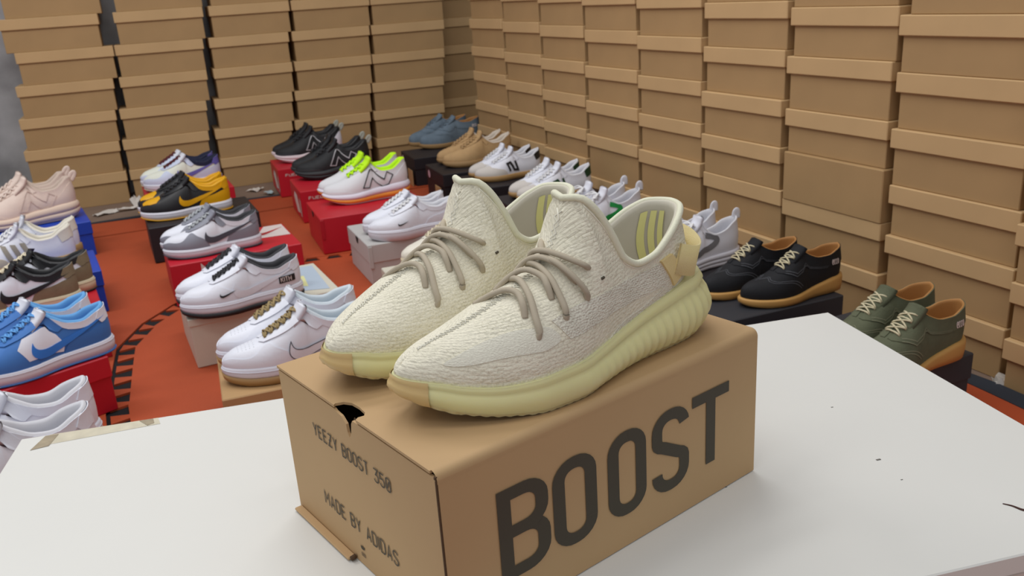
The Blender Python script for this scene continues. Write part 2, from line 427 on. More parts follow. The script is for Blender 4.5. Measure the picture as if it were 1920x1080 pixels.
        o = mesh(name, V, F, m, parent, smooth=False, uvs=[(p.x, p.z*1.15) for p in V])
        if len(SMF) == len(o.data.polygons): o.data.polygons.foreach_set('use_smooth', [bool(x) for x in SMF])
        return o
    def stroke(s, name, m, lines, parent, t=.012, off=.002, sides=(-1,), thick=.0006, xz=True):
        polys = []
        for pl in lines:
            for q in ribbon([(a, b/s.L) if xz else (a, b*.36) for a, b in pl], t):
                polys.append(s.xz([(p.x, p.y*s.L) for p in q], dens=False) if xz else [(p.x, p.y/.36) for p in q])
        return s.overlay(name, m, polys, parent, off, sides, thick=thick)
    def sole_ring(s, f, off, N, zoff=0):
        out = []
        for side, rng in ((-1, range(0, N+1)), (1, range(N-1, 0, -1))):
            for i in rng:
                ph = i/N; o = off(side, ph) if callable(off) else off
                x, y, xf = s.out2(side, ph, o); out.append(Vector((x, y, s.zb(ph)+(s.zs(ph)-s.zb(ph))*f+zoff)))
        return out
    def sole(s, name, m, parent, rings, N=36, capb=True, capt=True):
        V, F = [], []; n = 2*N
        for f, off in rings: V += s.sole_ring(f, off, N)
        for k in range(len(rings)-1):
            for i in range(n):
                j = (i+1) % n; F.append([k*n+i, (k+1)*n+i, (k+1)*n+j, k*n+j])
        def cap(k, flip):
            b = k*n
            for i in range(N):   # strips between the two sides
                a0, a1 = b+i, b+i+1; c0, c1 = b+(n-i) % n, b+(n-i-1) % n
                q = [a0, a1, c1, c0]; q = [x for i_, x in enumerate(q) if x not in q[:i_]]
                if len(q) > 2: F.append(q[::-1] if flip else q)
        if capb: cap(0, False)
        if capt: cap(len(rings)-1, True)
        return mesh(name, V, F, m, parent)
    def lace_pt(s, side, xf, v, off): return s.S(side, phi_of(xf), v, off)
    def laces(s, m, parent, xs, v=.8, r=.0028, flat=.6, lift=.0035, cross=True, bow=False, name='laces', n=6):
        V, F = [], []
        def over(xa, xb, va=v, vb=v, lf=lift):
            pts = []
            for k in range(9):
                t = k/8; xf = xa+(xb-xa)*t
                if t <= .5: q = s.lace_pt(-1, xf, va+(1-va)*(t*2), lf)
                else: q = s.lace_pt(1, xf, vb+(1-vb)*(2-2*t), lf)
                pts.append(q)
            pts[0] = s.lace_pt(-1, xa, va, -.001); pts[-1] = s.lace_pt(1, xb, vb, -.001)
            pts.insert(1, s.lace_pt(-1, xa, va+(1-va)*.08, lf*.8)); pts.insert(-1, s.lace_pt(1, xb, vb+(1-vb)*.08, lf*.8))
            return pts
        for i, x in enumerate(xs): tube(over(x, x+.004), r, n, flat, V=V, F=F)
        if cross:
            for i in range(len(xs)-1):
                tube(over(xs[i]+.006, xs[i+1]-.004, lf=lift+.002), r*.9, n, flat, V=V, F=F)
                tube(over(xs[i+1]-.004, xs[i]+.006, lf=lift+.0032), r*.9, n, flat, V=V, F=F)
        if bow:
            p = s.lace_pt(-1, xs[-1], 1, lift+.004)
            for sd in (-1, 1):
                tube(sm([p, p+Vector((-.01, sd*.02, .006)), p+Vector((-.028, sd*.03, -.004)), p+Vector((-.022, sd*.018, 0)), p+Vector((0, sd*.004, .002))], 5), r, n, flat, V=V, F=F)
                tube(sm([p, p+Vector((-.012, sd*.014, .002)), p+Vector((-.03, sd*.022, -.012)), p+Vector((-.04, sd*.03, -.024))], 5), r, n, flat, V=V, F=F)
        return mesh(name, V, F, m, parent)
    def tongue(s, m, parent, pts, wid=.024, th=.006, label=None, name='tongue'):
        """pts: (xf, z) path up the shoe centre; domed slab with rounded end"""
        P = sm(pts, 4); V, F = [], []; K = 9; n = len(P)
        for i, (xf, z) in enumerate(P):
            a = P[max(i-1, 0)]; b = P[min(i+1, n-1)]; d = Vector(((b[0]-a[0])*s.L, 0, b[1]-a[1])); d.normalize(); nn = Vector((-d.z, 0, d.x))
            e = i/(n-1); ww = wid*(1-.0*e)*(1 if e < .86 else math.sqrt(max(.05, 1-((e-.86)/.16)**2)))
            for lay in (0, 1):
                for k in range(K):
                    u = -1+2*k/(K-1); sag = -.30*wid*u*u
                    c = Vector((xf*s.L, s.cy(xf)+u*ww, z))+nn*(sag+(th*(1-abs(u)**3) if lay else 0))
                    V.append(c)
        for i in range(n-1):
            for lay in (0, 1):
                for k in range(K-1):
                    a = i*2*K+lay*K+k; q = [a, a+1, a+1+2*K, a+2*K]; F.append(q if lay else q[::-1])
            for k in (0, K-1):
                a = i*2*K+k; F.append([a, a+K, a+3*K, a+2*K])
        for k in range(K-1):
            a = (n-1)*2*K+k; F.append([a, a+1, a+1+K, a+K])
        return mesh(name, V, F, m, parent)

SWOOSH = sm([(.95, .086), (.80, .067), (.66, .050), (.56, .040), (.49, .037), (.435, .041), (.41, .052), (.415, .064), (.43, .074)], 4)[:-1]+sm([(.43, .074), (.438, .064), (.465, .057), (.52, .055), (.60, .059), (.75, .070), (.95, .086)], 4)[:-1]
def small_swoosh(x, z, k): return [(x+(a-.42)*k, z+(b-.037)*k*1.1) for a, b in SWOOSH]

FLAT_ZB = [(0, .012), (.06, .005), (.18, 0), (1, 0)]
# ------------------------------------------------------------------ shoe styles; each returns the thing (toe tip at the origin, heel at +x)
def M_(n, c, r=.6, **k): return mat(n, c, r, **k)
WHT = lambda: M_('white_leather', (228, 230, 240), .45, bump=(120, .15))
def court(label, cat, group, base, ov, sole, outsole, laces, tongue_m, lining, stripe=None, force=False, lacename='laces', toe_m=None, extra=None, gum=.22, nosw=False, hi=0):
    """low basketball trainer with cup sole"""
    s = Shoe(L=.292, wk=1.0, zb=FLAT_ZB, zs=[(0, .032), (.3, .028), (.6, .030), (1, .034)] if not force else [(0, .036), (.3, .035), (.6, .037), (1, .041)],
             ridge=[(0, .044), (.03, .056), (.08, .064), (.15, .069), (.24, .076), (.34, .090), (.45, .107), (.54, .120+hi), (.6, .110+hi), (.7, .093+hi), (.8, .088+hi), (.9, .097+hi), (1, .108+hi)],
             xth=.54, ct=.031, belly=.55, dome=.68, bulge=.005)
    t = thing('sneaker', label, cat, group=group)
    s.upper(base, t); s.lining(lining, t, th=.009, drop=.02, rise=.004)
    o = .0016
    # toe box, mudguard, eyestays, quarter, heel counter
    s.overlay('toe_cap', ov['mud'], [sm([(0, .0), (0, .62)], 2)+sm([(.05, .52), (.12, .40), (.19, .42), (.26, .62), (.30, .62), (.34, .42), (.42, .2), (.46, 0)], 3)], t, o)
    eye = [(.255, .99), (.24, .86)]+sm([(.27, .74), (.36, .66), (.47, .62), (.54, .60), (.62, .60)], 3)+[(.66, .80), (.60, 1), (.545, 1), (.54, .9), (.45, .865), (.35, .86), (.29, .90), (.275, .99)]
    s.overlay('eyestay', ov['eye'], [eye], t, o+.0008)
    s.overlay('foxing', ov['fox'], [[(.62, 0)]+sm([(.66, .22), (.74, .40), (.84, .5), (1, .54)], 3)+[(1, 0)]], t, o)
    s.overlay('heel_tab', ov['heel'], [[(.93, .55)]+[(.90, .8), (.93, 1), (1, 1), (1, .55)]], t, o+.0012)
    s.overlay('collar_panel', ov['col'], [sm([(.60, .999), (.66, .80), (.78, .74), (.92, .76)], 3)+[(.95, .999)]], t, o*.9)
    if not nosw: s.overlay('side_logo', stripe, [s.xz(SWOOSH, step=.03)], t, o+.0014, cell=(.02, .06), sides=(-1,))
    s.tongue(tongue_m, t, [(.40, .092), (.47, .107), (.53, .122+hi), (.550, .131+hi)], wid=.029, th=.006)
    s.laces(laces, t, [.29, .335, .38, .425, .47, .515], v=.84, r=.0034, flat=.45, name=lacename)
    gum = gum*1.7 if (force and gum) else gum
    if gum: s.sole('outsole', outsole, t, [(0, -.003), (.02, .0015), (gum, .0036), (gum+.01, -.004)], capt=True)
    s.sole('midsole', sole, t, [(gum, -.003), (gum+.01, .001), (.55, .0022), (.93, .0012), (1, -.001), (1, -.008)], capb=not gum)
    # stitched welt line round the cup sole
    V, F = tube(s.sole_ring(.80, .0022, 36), .0008, 4, closed=True); mesh('sole_stitching', V, F, sole, t)
    if extra: extra(s, t)
    return t
def wave_poly(x0, x1, lo, hi, n=24, amp=.03, k=3):
    top = [(x0+(x1-x0)*i/n, hi+amp*math.sin(k*2*PI*i/n)) for i in range(n+1)]
    return [(x0, lo)]+top+[(x1, lo)]
def runner(label, cat, group, base, ov, m1, m2, m3, laces, lining, nmat, nfill, chunky=False, tabm=None, tongue_m=None):
    zs = [(0, .040), (.1, .034), (.3, .034), (.5, .040), (.7, .046), (.85, .050), (1, .052)]
    s = Shoe(L=.295, wk=1.0, zb=[(0, .026), (.06, .014), (.15, .005), (.28, 0), (.8, 0), (.92, .004), (1, .014)], zs=zs,
             ridge=[(0, .050), (.03, .060), (.1, .067), (.2, .075), (.3, .088), (.4, .104), (.5, .122), (.55, .130), (.62, .110), (.7, .096), (.8, .097), (.9, .112), (.96, .124), (1, .126)], xth=.55, ct=.030, belly=.5, dome=.6)
    t = thing('sneaker', label, cat, group=group)
    s.upper(base, t); s.lining(lining, t, th=.010, drop=.02, rise=.004)
    s.overlay('toe_guard', ov['mud'], [[(0, 0), (0, .4)]+sm([(.08, .28), (.2, .22), (.3, .1), (.36, 0)], 3)], t, .0012)
    s.overlay('eyestay', ov['eye'], [[(.27, .98), (.27, .86)]+sm([(.36, .78), (.48, .72), (.60, .72)], 3)+[(.64, .9), (.58, 1), (.56, 1), (.5, .9), (.36, .9)]], t, .0018)
    s.overlay('heel_counter', ov['fox'], [[(.74, 0)]+sm([(.76, .25), (.84, .5), (.93, .72), (1, .8)], 3)+[(1, 0)]], t, .0016)
    # big side letter N: filled body and an outline around it
    N = [(.43, .050), (.505, .047), (.555, .078), (.665, .045), (.74, .050), (.80, .080), (.735, .092), (.695, .068), (.585, .098), (.51, .092)]
    if nfill: s.overlay('side_letter', nfill, [s.xz(N)], t, .0022, cell=(.02, .06))
    s.stroke('side_letter_outline', nmat, [N+[N[0]]], t, t=.010, off=.0028)
    s.tongue(tongue_m or ov['eye'], t, [(.42, .104), (.48, .118), (.53, .132), (.555, .148)], wid=.028, th=.007)
    s.laces(laces, t, [.30, .35, .40, .45, .50], v=.82, r=.0042 if tongue_m else .003, flat=.5)
    s.sole('outsole', m3, t, [(0, -.006), (.02, -.001), (.12, .001), (.14, -.002)], N=40)
    s.sole('midsole_lower', m2, t, [(.12, -.001), (.14, .003), (.35, .0055), (.5, .0035), (.52, .001)], N=40)
    s.sole('midsole_upper', m1, t, [(.5, .001), (.53, .0045), (.72, .006), (.92, .003), (1, -.001), (1, -.009)], N=40)
    if tabm:
        V, F = tube(sm([(s.L*.97, 0, .118), (s.L*1.0, 0, .134), (s.L*1.03, 0, .138), (s.L*1.03, 0, .128), (s.L*.99, 0, .112)], 5), .006, 8, .25, up=(0, 1, 0)); mesh('pull_tab', V, F, tabm, t)
    return t
def samba(label, cat, group, base, ov, sole, laces, lining, side, tab=None):
    s = Shoe(L=.29, wk=.93, zb=FLAT_ZB, zs=[(0, .026), (.3, .023), (.6, .024), (1, .030)],
             ridge=[(0, .036), (.03, .047), (.1, .055), (.2, .062), (.3, .074), (.4, .090), (.5, .106), (.54, .112), (.62, .092), (.72, .078), (.82, .080), (.92, .096), (1, .108)], xth=.54, ct=.029, dome=.6)
    t = thing('sneaker', label, cat, group=group)
    s.upper(base, t); s.lining(lining, t, th=.008, drop=.02, rise=.004)
    s.overlay('toe_cap', ov['mud'], [[(0, 0), (0, .99), (.12, .99), (.2, .86)]+sm([(.22, .6), (.3, .4), (.4, .22), (.44, 0)], 3)], t, .0014)
    s.overlay('eyestay', ov['eye'], [[(.24, .99), (.25, .84)]+sm([(.36, .72), (.48, .66), (.60, .66)], 3)+[(.64, .9), (.58, 1), (.545, 1), (.5, .88), (.36, .88)]], t, .0018)
    s.overlay('heel_tab', ov['heel'], [[(.90, .55), (.88, 1), (1, 1), (1, .55)]], t, .002)
    side(s, t)
    s.tongue(ov['eye'], t, [(.40, .086), (.47, .1), (.52, .114), (.545, .132)], wid=.023)
    s.laces(laces, t, [.27, .315, .36, .405, .45, .495], v=.82, r=.003, flat=.5)
    s.sole('outsole', sole, t, [(0, -.004), (.03, 0), (.5, .002), (.93, .0015), (1, -.001), (1, -.008)])
    return t
def derby(label, cat, group, base, sole, laces, lining, stitch, logo, worn=True):
    s = Shoe(L=.295, wk=.95, zb=[(0, .010), (.08, .003), (.2, 0), (.55, 0), (1, 0)], zs=[(0, .024), (.3, .020), (.5, .022), (.7, .032), (.85, .040), (1, .042)],
             ridge=[(0, .040), (.03, .052), (.1, .060), (.2, .066), (.3, .077), (.4, .094), (.5, .112), (.56, .118), (.62, .108), (.7, .100), (.8, .100), (.9, .108), (1, .116)], xth=.55, ct=.031, dome=.66, belly=.55)
    t = thing('derby_shoe', label, cat, group=group)
    s.upper(base, t); s.lining(lining, t, th=.004, drop=.01, rise=.001)
    s.overlay('quarter', base, [[(.30, .96), (.30, .84)]+sm([(.35, .62), (.42, .42)], 3)+sm([(.48, .36), (.56, .48), (.66, .52), (.8, .45), (1, .45)], 3)+[(1, 1), (.555, 1), (.54, .93), (.4, .92)]], t, .0016, thick=.0018)
    # wing tip stitching and quarter stitching
    def both(lines, tt=.004, off=.0012): s.stroke('stitching', stitch, lines, t, t=tt, off=off, sides=(-1, 1), thick=0, xz=False)
    wing = sm([(.12, 1), (.17, .92), (.21, .84), (.20, .70), (.235, .55), (.30, .45), (.40, .30), (.48, .12)], 4)
    both([wing, [(a+.018, b+.02) for a, b in wing]])
    q = sm([(.345, .66), (.43, .40)], 3)+sm([(.50, .40), (.56, .50), (.66, .55), (.78, .48)], 3)
    both([q, [(a+.01, b+.05) for a, b in q]], off=.0022)
    st, tw = text_strokes('ecco', .5, .16)
    lines = [[(.825+a*.036, .074+b*.018) for a, b in pl] for pl in st]
    s.stroke('side_lettering', logo, lines, t, t=.0065, off=.0024)
    s.tongue(base, t, [(.42, .098), (.5, .114), (.54, .124), (.56, .132)], wid=.024, th=.005)
    s.laces(laces, t, [.355, .41, .465, .52], v=.80, r=.0022, flat=.9, lift=.0035, cross=True)
    s.sole('outsole', sole, t, [(0, -.004), (.04, .002), (.4, .004), (.8, .0045), (.95, .003), (1, -.001), (1, -.009)])
    return t
def slipon(label, cat, group, base, wavem, sole, laces, lining, patch):
    s = Shoe(L=.29, wk=.95, zb=FLAT_ZB, zs=[(0, .032), (.3, .030), (.6, .033), (1, .042)],
             ridge=[(0, .044), (.03, .054), (.1, .061), (.2, .070), (.3, .086), (.4, .102), (.5, .118), (.54, .124), (.62, .100), (.7, .090), (.8, .096), (.9, .112), (1, .124)], xth=.54, ct=.029, dome=.6)
    t = thing('sneaker', label, cat, group=group)
    s.upper(base, t); s.lining(lining, t, th=.005, drop=.02, rise=.002)
    s.overlay('toe_cap', base, [[(0, 0), (0, .62)]+sm([(.06, .5), (.14, .4), (.22, .2), (.26, 0)], 3)], t, .0014)
    s.overlay('eyestay', base, [[(.24, .99), (.25, .84)]+sm([(.36, .74), (.48, .68), (.60, .68)], 3)+[(.62, .9), (.57, 1), (.545, 1), (.5, .88), (.36, .88)]], t, .0018)
    wv = sm([(.36, .037), (.42, .046), (.47, .049), (.53, .056), (.59, .058), (.66, .066), (.69, .076), (.66, .085), (.57, .092)], 5)
    s.stroke('side_wave', wavem, [wv], t, t=.052, off=.0022)
    s.tongue(base, t, [(.40, .098), (.47, .112), (.52, .128), (.54, .146)], wid=.023)
    s.laces(laces, t, [.27, .315, .36, .405, .45, .495], v=.82, r=.0034, flat=.5, bow=True)
    V, F = tube(sm([(s.L*.955, 0, .122), (s.L*.965, 0, .134), (s.L*.985, 0, .138), (s.L*1.0, 0, .132), (s.L*1.0, 0, .116)], 5), .008, 8, .22, up=(0, 1, 0)); mesh('pull_tab', V, F, base, t)
    s.sole('outsole', sole, t, [(0, -.003), (.03, .001), (.28, .003), (.30, .001), (.34, .001), (.36, .003), (.6, .0034), (.62, .0015), (.66, .0015), (.68, .003), (.94, .002), (1, -.001), (1, -.008)])
    V, F = [], []
    y = -s.W(phi_of(.90))-.0042; boxdata(s.L*.885, s.L*.915, y, y+.002, .012, .026, .0003, V, F); mesh('sole_patch', V, F, patch, t, smooth=False)
    return t

# ------------------------------------------------------------------ the pair on the table box
def hero_shape(sg=1): return Shoe(L=.296, W=[(0, 0), (.02, .048), (.06, .084), (.12, .118), (.2, .150), (.3, .171), (.4, .172), (.5, .154), (.6, .136), (.7, .126), (.8, .124), (.88, .118), (.95, .092), (.985, .052), (1, 0)],
        zb=[(0, .024), (.04, .015), (.10, .008), (.2, .0025), (.3, 0), (.86, 0), (.94, .004), (1, .016)],
        zs=[(0, .036), (.06, .033), (.11, .029), (.2, .026), (.35, .028), (.5, .031), (.62, .037), (.75, .046), (.88, .054), (1, .056)],
        ridge=[(0, .043), (.03, .050), (.08, .056), (.15, .062), (.3, .077), (.40, .088), (.45, .096), (.50, .114), (.542, .1405), (.558, .1420), (.575, .1385), (.60, .129), (.635, .110), (.67, .090), (.72, .083), (.78, .086), (.85, .096), (.92, .107), (.97, .113), (1, .114)],
        xth=.542, xh=.93, ct=.036, xt0=.022, dome=.64, belly=.50, bulge=.006, asym=.05*sg, inset=.003, lean=.30, rp=2.1, hpull=.016)
def hero(label, lateral, loc, rz):
    s = hero_shape(1 if lateral else -1); L = s.L
    t = thing('knit_sneaker', label, 'sneaker', loc, rz, 'cream knit sneakers on the cardboard box')
    kn = knit('cream_knit', (232, 226, 206), (176, 170, 138), .0050, .0029, .00038, .62, .12, 1.3)
    kf = knit('fine_cream_mesh', (228, 223, 207), (180, 174, 156), .0024, .0020, .0005, .8, .08, .3)
    rope = knit('beige_rope_lace', (178, 166, 146), (140, 128, 108), .004, .0011, .0002, .4, .06, 0)
    bind = mat('pale_binding', (226, 224, 200), .6, bump=(900, .2)); soleM = mat('pale_yellow_foam', (224, 218, 162), .42, sss=.35, spec=.4, var=.03, scale=18)
    gumM = mat('amber_rubber', (214, 184, 128), .4, sss=.3, var=.04, scale=12)
    up = s.upper(kn, t, N=110, V=40)
    lin = s.lining(knit('grey_lining', (204, 198, 182), (164, 158, 142), .003, .0016, .0002, .3, .05), t, th=.0045, drop=.008, rise=.001, N=44)
    # rim binding and its inner stitch line
    V, F = tube(s.rim(60), .0029, 10, closed=True); mesh('collar_binding', V, F, bind, t)
    # smoother mesh bands on the outer side
    if lateral:
        s.overlay('side_stripe', knit('satin_band', (228, 224, 208), (210, 205, 188), .0016, .0012, .0002, .35, .05, .4), [s.xz(STRIPE, step=.03)], t, .0007, sides=(-1,), cell=(.012, .035), thick=.0007)
        s.overlay('heel_mesh', kf, [s.xz(HEELMESH, step=.02)], t, .0006, sides=(-1,), cell=(.012, .035), thick=.0006)
    s.overlay('heel_counter', kf, [[(.5, 0), (.6, .06), (.70, .12), (.80, .22), (.9, .36), (1, .42), (1, 0)]], t, .0005, sides=(-1, 1), cell=(.012, .035), thick=.0005)
    # raised zigzag stitching up the centre
    V, F = [], []; n = 60
    for row in range(2):
        zz = []
        for i in range(n+1):
            xf = .045+(.525-.045)*i/n+random.uniform(-.002, .002); zz.append(s.S(-1 if (i+row) % 2 else 1, phi_of(xf), .975-.016*row-random.random()*.012, .0001+random.random()*.0002))
        tube(zz, .0008, 5, V=V, F=F)
    for sd in (-1, 1): tube([s.S(sd, phi_of(.56+.43*i/70), .90, .0002) for i in range(71)], .0007, 5, V=V, F=F)
    mesh('centre_stitching', V, F, mat('stitch_thread', (234, 230, 214), .5), t)
    # laces
    V, F = [], []
    for path in HERO_LACES:
        pts = []
        for sd, xf, v, o in path: pts.append(s.S(sd, phi_of(xf), v, o))
        pts = [Vector(p) for p in sm([tuple(p) for p in pts], 6)]
        tube(pts, .0027, 8, .85, V=V, F=F)
    lo = mesh('laces', V, F, mat('rope_lace', (184, 172, 152), .8, bump=(2600, .25)), t)
    a = s.S(-1, phi_of(.525), .36, .0002); V, F = tube([a, a+Vector((.003, 0, .0006))], .0011, 6); mesh('vent_speck', V, F, mat('speck_dark', (84, 76, 64), .8), t)
    # sole
    def P(side, ph, f, add=0):
        xf = (1-math.cos(PI*ph))/2; rear = sstep(.25, .75, xf)
        prof = (-.003+.010*max(0, math.sin(PI*min(1, max(0, f)*1.15)))**.8) if f < .87 else .003*(1-f)/.13-.001
        o = prof*(.45+.75*rear)+.001
        rib = .5+.5*math.cos(xf*L/.0094*2*PI+(0 if side < 0 else 2))
        o += .0018*rib*rear*sstep(.95, .45, f)*sstep(-.1, .15, f) + (.0012*abs(math.cos(xf*L/.0078*PI)) if f < .12 else 0)
        x, y, _ = s.out2(side, ph, o+add); z = s.zb(ph)+(s.zs(ph)-s.zb(ph))*f
        if f < .12 and .1 < xf: z += .0014*(.5+.5*math.cos(xf*L/.0078*2*PI))
        return Vector((x, y, z))
    def grid(name, m, ph0, ph1, fs, N, add, capb=False, capt=False, closeb=True):
        V, F = [], []; full = ph0 == 0 and ph1 == 1
        seq = [(1, ph1-(ph1-ph0)*i/N) for i in range(N)]+[(-1, ph0+(ph1-ph0)*i/N) for i in range(N+1)]
        if full: seq = seq[1:]
        n = len(seq)
        for f in fs:
            for sd, ph in seq: V.append(P(sd, ph, f, add))
        for k in range(len(fs)-1):
            for i in range(n if full else n-1):
                j = (i+1) % n; F.append([k*n+i, k*n+j, (k+1)*n+j, (k+1)*n+i])
        if capb:
            F += [[i, (n-1-i), (n-2-i), i+1][::-1] for i in range(0, n//2-1)]
        return mesh(name, V, F, m, t)
    grid('outsole', mat('translucent_outsole', (206, 190, 138), .4, sss=.3), 0, 1, [-.02, 0, .06, .12], 190, 0, capb=True)
    grid('midsole', soleM, 0, 1, [.12, .2, .3, .4, .5, .6, .7, .8, .88, .94, 1.0], 190, 0)
    V = [P(sd, i/60, 1, a) for sd in (-1, 1) for i in range(61) for a in (0, -.010)]; F = []
    for b in (0, 122): F += [[b+2*i, b+2*i+1, b+2*i+3, b+2*i+2] for i in range(60)]
    mesh('midsole_lip', V, F, soleM, t)
    grid('toe_bumper', gumM, 0, phi_of(.042), [.0, .08, .2, .4, .6, .8, .9, 1.02], 26, .0012)
    # pull tab: wide soft strap looping round behind the heel
    tabm = mat('pale_yellow_webbing', (236, 216, 158), .6, bump=(1300, .4), sss=.15)
    cy1 = 0; path = sm([tuple(s.S(-1, phi_of(.86), .50, .0032)), (.262, -.0365, .0705), (.274, -.031, .069), (.284, -.019, .071), (.288, -.004, .076), (.283, .010, .081), (.270, .020, .085), tuple(s.S(1, phi_of(.93), .62, .004))], 7)
    V, F = [], []; hw = .0130; tilt = Vector((.30, 0, .95))
    for i, p in enumerate(path):
        p = Vector(p); a = Vector(path[max(0, i-1)]); b = Vector(path[min(len(path)-1, i+1)]); d = (b-a).normalized(); nn = d.cross(tilt).normalized(); uu = (tilt-d*tilt.dot(d)).normalized()
        for c, e in ((-1, -1), (1, -1), (1, 1), (-1, 1)): V.append(p+uu*hw*c+nn*.0008*e)
    for i in range(len(path)-1):
        for k in range(4):
            a = i*4+k; b = i*4+(k+1) % 4; F.append([a, b, b+4, a+4])
    F += [[0, 1, 2, 3], [len(V)-4, len(V)-3, len(V)-2, len(V)-1]]
    mesh('pull_tab', V, F, tabm, t)
    if lateral: s.overlay('tab_patch', mat('tab_patch_webbing', (226, 204, 146), .6, bump=(1300, .4)), [s.xz(TABPATCH)], t, .0028, sides=(-1,), cell=(.012, .035), thick=.0028)
    # three yellow bands printed on the heel lining
    ym = mat('yellow_band', (228, 224, 150), .6)
    R = s.rim(60); xc = L*(s.xth+s.xh)/2
    def lin_pt(side, ph, ins, z):
        T = s.S(side, ph, 1); c = Vector((xc+(T.x-xc)*.55, s.cy(T.x/L), T.z)); d = c-T; d.z = 0; q = T+d*(ins/max(d.length, 1e-6)); return Vector((q.x, q.y, z))
    for k in range(3):
        V, F = [], []; pa, pb = 0.855+.050*k, 0.889+.050*k
        for i in range(13):
            u = i/12
            for e in range(4):
                ph = pa+(pb-pa)*e/3-.02*math.sin(u*PI); T = s.S(1, ph, 1); zt = T.z-.008; z0 = .040
                f = u*.75; V.append(lin_pt(1, ph, .0058+.0010*0+(.0045*(-.3)*f), zt+(z0-zt)*f))
        for i in range(12):
            for e in range(3): a = i*4+e; F.append([a, a+1, a+5, a+4])
        mesh('lining_band', V, F, ym, t)
    return t
STRIPE = smc([(.080, .0455), (.11, .0500), (.172, .0562), (.237, .0610), (.295, .0618), (.335, .0600), (.352, .0510), (.309, .0465), (.25, .0465), (.191, .0458), (.121, .0438)], 4)
HEELMESH = sm([(.345, .0640), (.42, .0695), (.50, .0712), (.58, .0725), (.66, .0742), (.73, .0765), (.80, .0800)], 4)+sm([(.85, .0600), (.76, .0570), (.68, .0550), (.60, .0535), (.52, .0522), (.44, .0505), (.38, .0490)], 4)
TABPATCH = [(.752, .0795), (.797, .0825), (.852, .0640), (.808, .0545)]
HERO_LACES = [
 [(1, .245, .72, -.001), (1, .269, .86, .003), (1, .300, .98, .0045), (-1, .306, .92, .0045), (-1, .292, .78, .0035), (-1, .269, .64, -.001)],
 [(1, .35, .80, -.001), (-1, .344, .98, .0035), (-1, .335, .88, .004), (-1, .306, .70, .004), (-1, .294, .52, .003), (-1, .287, .43, -.001)],
 [(1, .315, .70, -.001), (1, .356, .76, .004), (1, .377, .94, .007), (-1, .385, .90, .005), (-1, .375, .76, .004), (-1, .362, .64, -.001)],
 [(1, .41, .85, -.001), (-1, .412, .98, .0035), (-1, .40, .82, .004), (-1, .382, .62, .0035), (-1, .372, .52, .003), (-1, .369, .46, -.001)],
 [(1, .38, .62, -.001), (1, .425, .70, .004), (1, .438, .92, .007), (-1, .438, .84, .005), (-1, .432, .74, .004), (-1, .440, .64, -.001)],
 [(1, .46, .85, -.001), (-1, .452, .98, .004), (-1, .432, .80, .0075), (-1, .440, .66, .0065), (-1, .450, .54, .004), (-1, .456, .45, -.001)],
 [(1, .43, .75, -.001), (1, .450, .85, .006), (-1, .463, .96, .007), (-1, .469, .88, .006), (-1, .478, .76, .005), (-1, .488, .67, .004), (-1, .495, .61, -.001)],
]

HERO_LACES = [
 [(1, .26, .75, -.001), (1, .287, .93, .003), (-1, .315, .97, .0045), (-1, .322, .86, .004), (-1, .308, .74, .0035), (-1, .294, .64, -.001)],
 [(1, .37, .75, -.001), (1, .365, .93, .003), (-1, .36, .95, .0035), (-1, .335, .76, .004), (-1, .312, .58, .0035), (-1, .304, .47, .003), (-1, .298, .41, -.001)],
 [(1, .325, .76, -.001), (1, .365, .88, .004), (-1, .394, .99, .007), (-1, .40, .84, .005), (-1, .390, .74, .004), (-1, .381, .64, -.001)],
 [(1, .44, .75, -.001), (1, .43, .92, .003), (-1, .425, .94, .0035), (-1, .41, .76, .004), (-1, .395, .56, .0035), (-1, .390, .48, .003), (-1, .388, .43, -.001)],
 [(1, .385, .74, -.001), (1, .425, .85, .004), (-1, .447, .97, .007), (-1, .452, .80, .005), (-1, .452, .70, .004), (-1, .462, .58, -.001)],
 [(1, .49, .80, -.001), (1, .475, .93, .003), (-1, .458, .96, .004), (-1, .452, .80, .0075), (-1, .456, .62, .0065), (-1, .466, .48, .004), (-1, .470, .41, -.001)],
 [(1, .44, .80, -.001), (1, .455, .90, .006), (-1, .466, .98, .007), (-1, .470, .84, .006), (-1, .480, .70, .005), (-1, .495, .58, .004), (-1, .503, .53, -.001)],
]

# ------------------------------------------------------------------ setting
ZF = -.34; ZM = -.33
def ang(d): return math.radians(d)
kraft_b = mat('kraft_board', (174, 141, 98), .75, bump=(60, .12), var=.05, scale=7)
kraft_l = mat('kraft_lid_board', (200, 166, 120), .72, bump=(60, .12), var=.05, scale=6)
def quad(name, pts, m, **k):
    o = mesh(name, pts, [[0, 1, 2, 3]], m, smooth=False); o['kind'] = 'structure'; return o
floor = bx('floor', -3.2, 4.5, -3, 5.2, ZF-.1, ZF, mat('concrete_floor', (128, 108, 94), .8, bump=(30, .3), var=.15, scale=5), bev=.001); floor['kind'] = 'structure'
conc = mat('grey_plaster', (158, 159, 162), .85, bump=(12, .4), var=.36, scale=5)
dirL = Vector((math.cos(ang(-15.4)), math.sin(ang(-15.4)), 0)); nL = Vector((-dirL.y, dirL.x, 0)); pL = Vector((1.298, 3.42, 0))
dirR = Vector((math.cos(ang(76)), math.sin(ang(76)), 0)); nR = Vector((dirR.y, -dirR.x, 0)); pR = Vector((1.413, .273, 0))
def wall(name, p, d, n, a, b, off, z1=2.2):
    V = []
    for o in (off, off+.1):
        for (s_, z) in ((a, ZF), (b, ZF), (b, z1), (a, z1)): q = p+d*s_+n*o; V.append((q.x, q.y, z))
    o = mesh(name, V, [[0, 1, 2, 3], [7, 6, 5, 4], [0, 3, 7, 4], [1, 5, 6, 2], [3, 2, 6, 7], [0, 4, 5, 1]], conc, smooth=False); o['kind'] = 'structure'; return o
wall('wall_left', pL, dirL, nL, -3.5, .905, .235)
